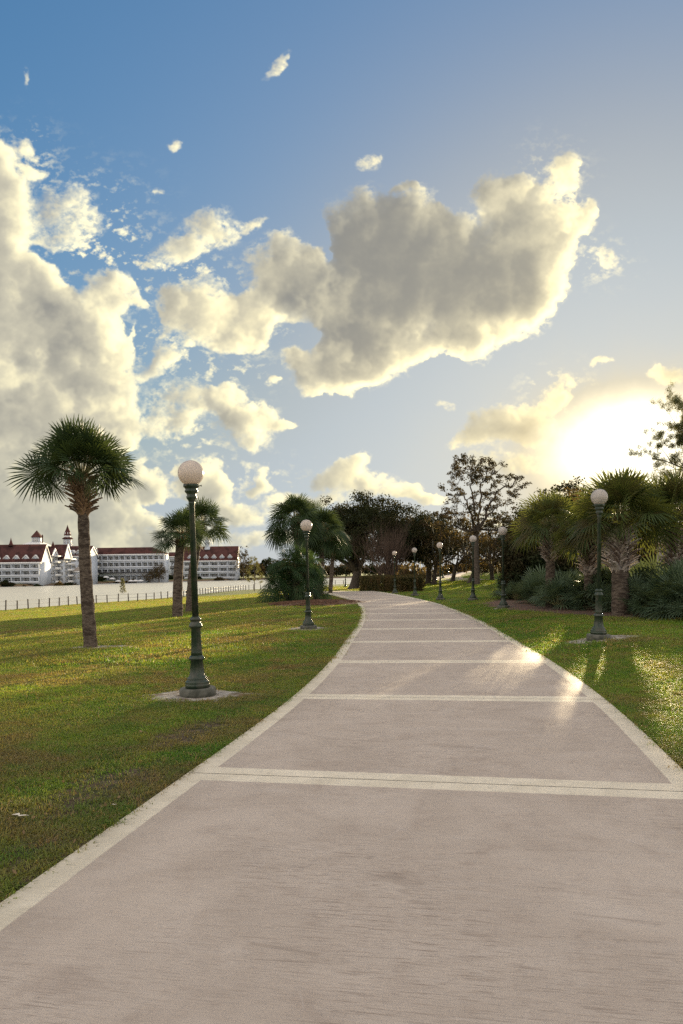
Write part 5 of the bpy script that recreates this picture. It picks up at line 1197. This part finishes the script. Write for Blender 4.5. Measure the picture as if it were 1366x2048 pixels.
# planting, parasols and trees along the far shore
rs = np.random.RandomState(23)
def far_shrub_proto(seed, m, w_, h):
    r2 = np.random.RandomState(seed); C = dome(r2, 70, (0, 0, h*.4), (w_, w_*.8, h*.6), -.6, .4); cm = MB(); leaf_cards(cm, C, 26, .6, .75, r2)
    t = empty('shoreline_bush', (0, 0, 0)); cm.build('foliage', M[m], t); st = MB(); st.tube([(0, 0, -.5), (0, 0, h*.5)], [.2, .1], 6); st.build('stems', M['bark_dark'], t); return t
fp = [far_shrub_proto(1, 'shrub_dark', 1.8, 2.2), far_shrub_proto(2, 'oak_brown', 2.2, 2.6)]; fu = [0, 0]
shore = [(-20, 296), (10, 298), (22, 299), (48, 300), (75, 301), (88, 303), (118, 310), (128, 312), (134, 318), (150, 326), (200, 372), (232, 376), (262, 380), (297, 384), (340, 425), (360, 430), (385, 432), (398, 434), (438, 437), (463, 438), (478, 442), (500, 452), (515, 458)]
for q, (px, d) in enumerate(shore):
    k_ = 0 if q % 3 else 1; o = fp[k_] if not fu[k_] else copy_tree(fp[k_]); fu[k_] = 1; b = on_ground(px, d); s = rs.uniform(.55, 1.15)
    o.location = tuple(b); o.scale = (s*1.3, s, s); o.rotation_euler = (0, 0, rs.rand()*6.28); refl = [(30, 'before the left part of the far-left wing'), (80, 'before the right part of the far-left wing'), (110, 'before the narrow gabled wing'), (131, 'before the sunlit gabled wing'), (160, 'beside the tan pavilion'), (240, 'before the long hipped wing, left half'), (310, 'before the long hipped wing, right half'), (365, 'at the foot of the stair wing'), (420, 'before the five-dormer building, left half'), (474, 'before the five-dormer building, right half'), (9999, 'right of the five-dormer building')]
    tag(o, ('dark green' if k_ == 0 else 'brown')+' shore bush '+next(b_ for a_, b_ in refl if px < a_), 'bush', 'bushes along the far shore')
def ff(px, d, seed, lab, h_, w_, m='oak_brown', per=26, leaf=.8, low=.2, n=120, cat='tree', group=None):
    b = on_ground(px, d); r2 = np.random.RandomState(seed); t = empty('lakeside_tree', tuple(b)); C = dome(r2, n, (0, 0, h_*(.5+low*.5)), (w_, w_*.8, h_*(.5-low*.5)), -.9, .35)
    cm = MB(); leaf_cards(cm, C, per, w_*.2, leaf, r2); cm.build('crown', M[m], t); st = MB(); st.tube([(0, 0, -.5), (0, 0, h_*.4), (w_*.1, 0, h_*.8)], [.35, .25, .08], 7)
    for q in range(8): e = C[r2.randint(len(C))]; st.tube([(0, 0, h_*.3), e*np.array([.5, .5, .8]), e], [.16, .1, .04], 5, cap=False)
    st.build('trunk', M['bark_dark'], t); tag(t, lab, cat, group); return t
ff(318, 384, 3, 'bare brown rounded tree at the right end of the long hipped wing', 11.5, 5.2, per=20, leaf=.5, n=90)
ff(300, 383, 4, 'small bare grey-brown tree on the far shore left of the rounded one', 8, 4.0, per=14, leaf=.45, n=70)
ff(487, 446, 5, 'tall slender airy tree on the far shore right of the five-dormer building', 21.5, 4.8, m='magnolia', per=14, leaf=.8, low=.12, n=110)
FG = 'trees along the far shore beyond the lake'
for q, (px, d, h_, w_, m_) in enumerate([(476, 470, 9, 5, 'oak_brown'), (496, 475, 11, 5, 'shrub_dark'), (510, 480, 9, 6, 'oak_brown'), (524, 500, 11, 6, 'shrub_dark'), (540, 505, 14, 7, 'oak_leaf'), (556, 510, 12, 7, 'oak_brown'), (574, 515, 13, 7, 'oak_leaf'), (592, 518, 12, 8, 'oak_brown'), (612, 520, 13, 8, 'oak_leaf'), (634, 530, 9, 8, 'oak_brown'), (655, 540, 8, 8, 'oak_brown'), (674, 545, 7, 8, 'oak_leaf'), (694, 550, 9, 8, 'oak_brown'), (716, 560, 10, 8, 'oak_brown'), (740, 565, 9, 8, 'oak_leaf'), (766, 570, 10, 8, 'oak_brown'), (792, 575, 9, 8, 'oak_brown')]):
    ff(px, d, 30+q, ['dark', 'olive', 'brown'][q % 3]+' tree across the lake, '+next(b_ for a_, b_ in [(500, 'beside the tall slender airy tree'), (530, 'behind the young waterside pine'), (600, 'behind the left half of the fan palm'), (650, 'behind the pink-globed lamp and its palms'), (700, 'seen in the gap left of the oak trunk'), (760, 'seen under the oak crown'), (9999, 'behind the hedge and myrtle')] if px < a_), h_, w_, m=m_, leaf=1.4, per=22, n=60, group=FG, low=.0)
# far off land-side woods behind the rising path, one mass
C = []; rs = np.random.RandomState(31)
for q in range(60):
    px = 800+q*16+rs.uniform(-6, 6); d = rs.uniform(150, 175); b = on_ground(px, d); h_ = rs.uniform(5.5, 8); C.append(dome(rs, 40, (b[0], b[1], b[2]+h_*.5), (4.2, 3, h_*.5), -.95, .4))
cm = MB(); leaf_cards(cm, np.concatenate(C), 22, .9, .9, rs); fw_ = cm.build('distant_woods', M['oak_brown']); fw_['kind'] = 'stuff'
# waterside parasols at the marina
pr = empty('parasol', (0, 0, 0)); m = MB(); m.lathe([(1.9, 2.2), (1.0, 2.7), (0, 3.0)], 8); m.build('canopy', M['cream'], pr); m = MB(); m.tube([(0, 0, -.2), (0, 0, 2.9)], [.05, .05], 6); m.build('pole', M['dark_trim'], pr)
for q, px in enumerate((212, 224, 236, 262, 271, 281)):
    o = pr if q == 0 else copy_tree(pr); b = on_ground(px, 374+q); o.location = (b[0], b[1], b[2]); tag(o, 'white waterfront parasol, '+['leftmost of six', 'second from the left', 'third from the left', 'fourth from the left', 'fifth from the left', 'rightmost of six'][q]+', before the long wing', 'parasol', 'parasols on the far waterfront')

# ======================= GRASS AND LITTER =======================
def blade_mat(name, sc_=1.0):
    m = bpy.data.materials.new(name); m.use_nodes = True; t = NT(m.node_tree); bs = t.n['Principled BSDF']
    pos = t.new('ShaderNodeNewGeometry').outputs['Position']; col, br = grass_colour(t, pos, 1.15)
    rnd_ = t.new('ShaderNodeObjectInfo').outputs['Random']
    col = t.mix(t.mapr(rnd_, .72, .98), col, (.20, .15, .07)); col = t.new('ShaderNodeHueSaturation', {'Value': t.mapr(rnd_, 0, 1, .75, 1.3, 'LINEAR'), 'Color': col}).outputs[0]
    t.l.new(col, bs.inputs['Base Color']); bs.inputs['Roughness'].default_value = .55; bs.inputs['Specular IOR Level'].default_value = .3
    tr = t.new('ShaderNodeBsdfTranslucent'); tcc = t.mix(1.0, col, (2.3, 2.0, 1.0), 'MULTIPLY'); t.l.new(tcc, tr.inputs[0]); ms = t.new('ShaderNodeMixShader', {0: .42}); t.l.new(bs.outputs[0], ms.inputs[1]); t.l.new(tr.outputs[0], ms.inputs[2]); t.l.new(ms.outputs[0], t.n['Material Output'].inputs[0])
    return m
M['blade'] = blade_mat('grass_blade')
def tuft(seed, nb, h, spread, w_):
    rs = np.random.RandomState(seed); mb = MB()
    for q in range(nb):
        a = rs.rand()*6.283; o = np.array([rs.normal()*spread, rs.normal()*spread, -.004]); L = h*rs.uniform(.5, 1.25); ln = rs.uniform(.3, 1.5)
        d = np.array([math.cos(a), math.sin(a), 0]); s = np.array([-d[1], d[0], 0])*w_*rs.uniform(.7, 1.2)
        p1 = o+np.array([0, 0, L*.55])+d*L*.28*ln; p2 = o+np.array([0, 0, L*(.95-.30*ln)])+d*L*.75*ln
        mb.add([o-s, o+s, p1+s*.8, p1-s*.8], [[0, 1, 2, 3]]); mb.add([p1-s*.8, p1+s*.8, p2], [[0, 1, 2]])
    return mb.mesh('grass_tuft', M['blade'])
tcol = bpy.data.collections.new('grass_tufts')
for q in range(4): tcol.objects.link(bpy.data.objects.new('grass_tuft', tuft(q, 16, .042, .028, .0026)))
tcol2 = bpy.data.collections.new('grass_tufts_wide')
for q in range(4): tcol2.objects.link(bpy.data.objects.new('grass_tuft_wide', tuft(20+q, 34, .060, .11, .006)))
def scatter(name, pts, coll, smin, smax, seed):
    me = bpy.data.meshes.new(name); me.vertices.add(len(pts)); me.vertices.foreach_set('co', pts.astype(np.float32).ravel()); me.update()
    o = bpy.data.objects.new(name, me); sc.collection.objects.link(o); o['kind'] = 'stuff'
    ng = bpy.data.node_groups.new(name, 'GeometryNodeTree'); ng.interface.new_socket('Geometry', in_out='INPUT', socket_type='NodeSocketGeometry'); ng.interface.new_socket('Geometry', in_out='OUTPUT', socket_type='NodeSocketGeometry')
    N, L = ng.nodes, ng.links; gi = N.new('NodeGroupInput'); go = N.new('NodeGroupOutput'); ci = N.new('GeometryNodeCollectionInfo'); ci.inputs['Collection'].default_value = coll; ci.inputs['Separate Children'].default_value = True; ci.inputs['Reset Children'].default_value = True
    ip = N.new('GeometryNodeInstanceOnPoints'); ip.inputs['Pick Instance'].default_value = True
    rr = N.new('FunctionNodeRandomValue'); rr.data_type = 'FLOAT_VECTOR'; rr.inputs[0].default_value = (-.15, -.15, 0); rr.inputs[1].default_value = (.15, .15, 6.28); rr.inputs['Seed'].default_value = seed
    rsn = N.new('FunctionNodeRandomValue'); rsn.inputs[2].default_value = smin; rsn.inputs[3].default_value = smax; rsn.inputs['Seed'].default_value = seed+1
    L.new(gi.outputs[0], ip.inputs['Points']); L.new(ci.outputs[0], ip.inputs['Instance']); L.new(rr.outputs[0], ip.inputs['Rotation']); L.new(rsn.outputs[1], ip.inputs['Scale']); L.new(ip.outputs[0], go.inputs[0])
    md = o.modifiers.new('grass', 'NODES'); md.node_group = ng; return o
def lawn_points(n, dmin, dmax, seed, power=1.0, margin=.06, side=0.0):
    rs = np.random.RandomState(seed); out = []
    d = dmin*(dmax/dmin)**rs.rand(n) if power == 0 else dmin+(dmax-dmin)*rs.rand(n)**power
    x = rs.uniform(-.58, .56, n)*d+rs.uniform(-.8, .8, n); y = d
    if side: x = np.where(rs.rand(n) < .62, -1, 1)*(.40*d+.4+rs.rand(n)*side)
    pdist = poly_dist(x, y, pathpoly); lk = np.ones(n)*9
    far_ = y > 20; lk[far_] = poly_dist(x[far_], y[far_], LAKE)
    ok = (pdist > margin) & (lk > 1.5)
    for cx, cy, rx, ry, ro in PATCHES:
        c, s = math.cos(ro), math.sin(ro); X = (x-cx)*c+(y-cy)*s; Y = -(x-cx)*s+(y-cy)*c; r2 = (X/rx)**2+(Y/ry)**2
        ok &= (r2 > rs.uniform(.72, 1.1, n)**2) if (rx < 2 and rx > .5) else (r2 > (rs.rand(n)*2.1)**2) if rx <= .5 else (r2 > rs.uniform(.9, 1.03, n)**2)
    # thinner on the bare brown spots
    nz = sky_noise(x*1.7, y*1.7, 77)+.5*sky_noise(x*4, y*4, 78)
    ok &= rs.rand(n) < np.clip(1.0-1.1*np.clip(nz-.15, 0, 1), .35, 1)
    x, y = x[ok], y[ok]; return np.stack([x, y, ground_z(x, y)], 1)
g1 = np.concatenate([lawn_points(120000, 2.6, 9, 1, 0), lawn_points(90000, 6, 16, 2, 0), lawn_points(170000, 1.0, 13, 12, .9, side=6.0)])
# dense fringe against the slab edges
rs = np.random.RandomState(9); q = rs.randint(30, 150, 16000); sd = np.where(rs.rand(16000) < .6, -1, 1); off = PW[q]+.025+rs.rand(16000)**1.6*.35
fxp, fyp = PX[q]+PTX[q]*rs.rand(16000)*.25+PTY[q]*off*sd, PY[q]+PTY[q]*rs.rand(16000)*.25-PTX[q]*off*sd
okf = fyp > 2.2; g1 = np.concatenate([g1, np.stack([fxp, fyp, ground_z(fxp, fyp)], 1)[okf]])
scatter('grass', g1, tcol, .7, 1.45, 1)
scatter('grass', np.concatenate([lawn_points(70000, 13, 34, 3, .75), lawn_points(80000, 30, 100, 4, .8), lawn_points(45000, 12, 60, 14, .8, side=12.0)]), tcol2, .7, 1.25, 5)
# litter on the near lawn
def litter(px, py, L, seed, lab, cat='leaf'):
    p = hit(px, py); rs = np.random.RandomState(seed); t = MB()
    c = np.array([[-.5, .10, .02], [-.15, .16, .045], [.0, -.1, .03], [.35, -.06, .04], [.6, -.12, .03]])*L; w_ = np.array([.02, .10, .05, .04, .01])*L
    s = np.array([.2, 1., .3]); s /= np.linalg.norm(s); V = np.concatenate([c-s*w_[:, None], c+s*w_[:, None]]); F = [[i, i+1, i+6, i+5] for i in range(4)]
    t.add(V, F); o = t.build('dry_leaf', M['litter']); o.location = (p[0], p[1], p[2]+.03); md = o.modifiers.new('thickness', 'SOLIDIFY'); md.thickness = .003; tag(o, lab, cat); return o
litter(40, 1640, .11, 1, 'bent pale dry frond piece lying on the grass at the lower left')
litter(213, 1507, .025, 2, 'tiny white leaf scrap on the grass, farther from the path', 'leaf')
litter(228, 1622, .03, 3, 'small pale leaf scrap on the bare soil beside the path edge', 'leaf')

rs = np.random.RandomState(77); n = 420; yy = 2.8*(26/2.8)**rs.rand(n); xx = rs.uniform(-.55, .5, n)*yy; okk = poly_dist(xx, yy, pathpoly) > .05; xx, yy = xx[okk], yy[okk]
mb = MB(); C = np.stack([xx, yy, ground_z(xx, yy)+.035], 1); leaf_cards(mb, C, 1, .01, .035, rs, (1, 1, .2)); ll = mb.build('leaf_litter', M['frond_dead']); ll['kind'] = 'stuff'
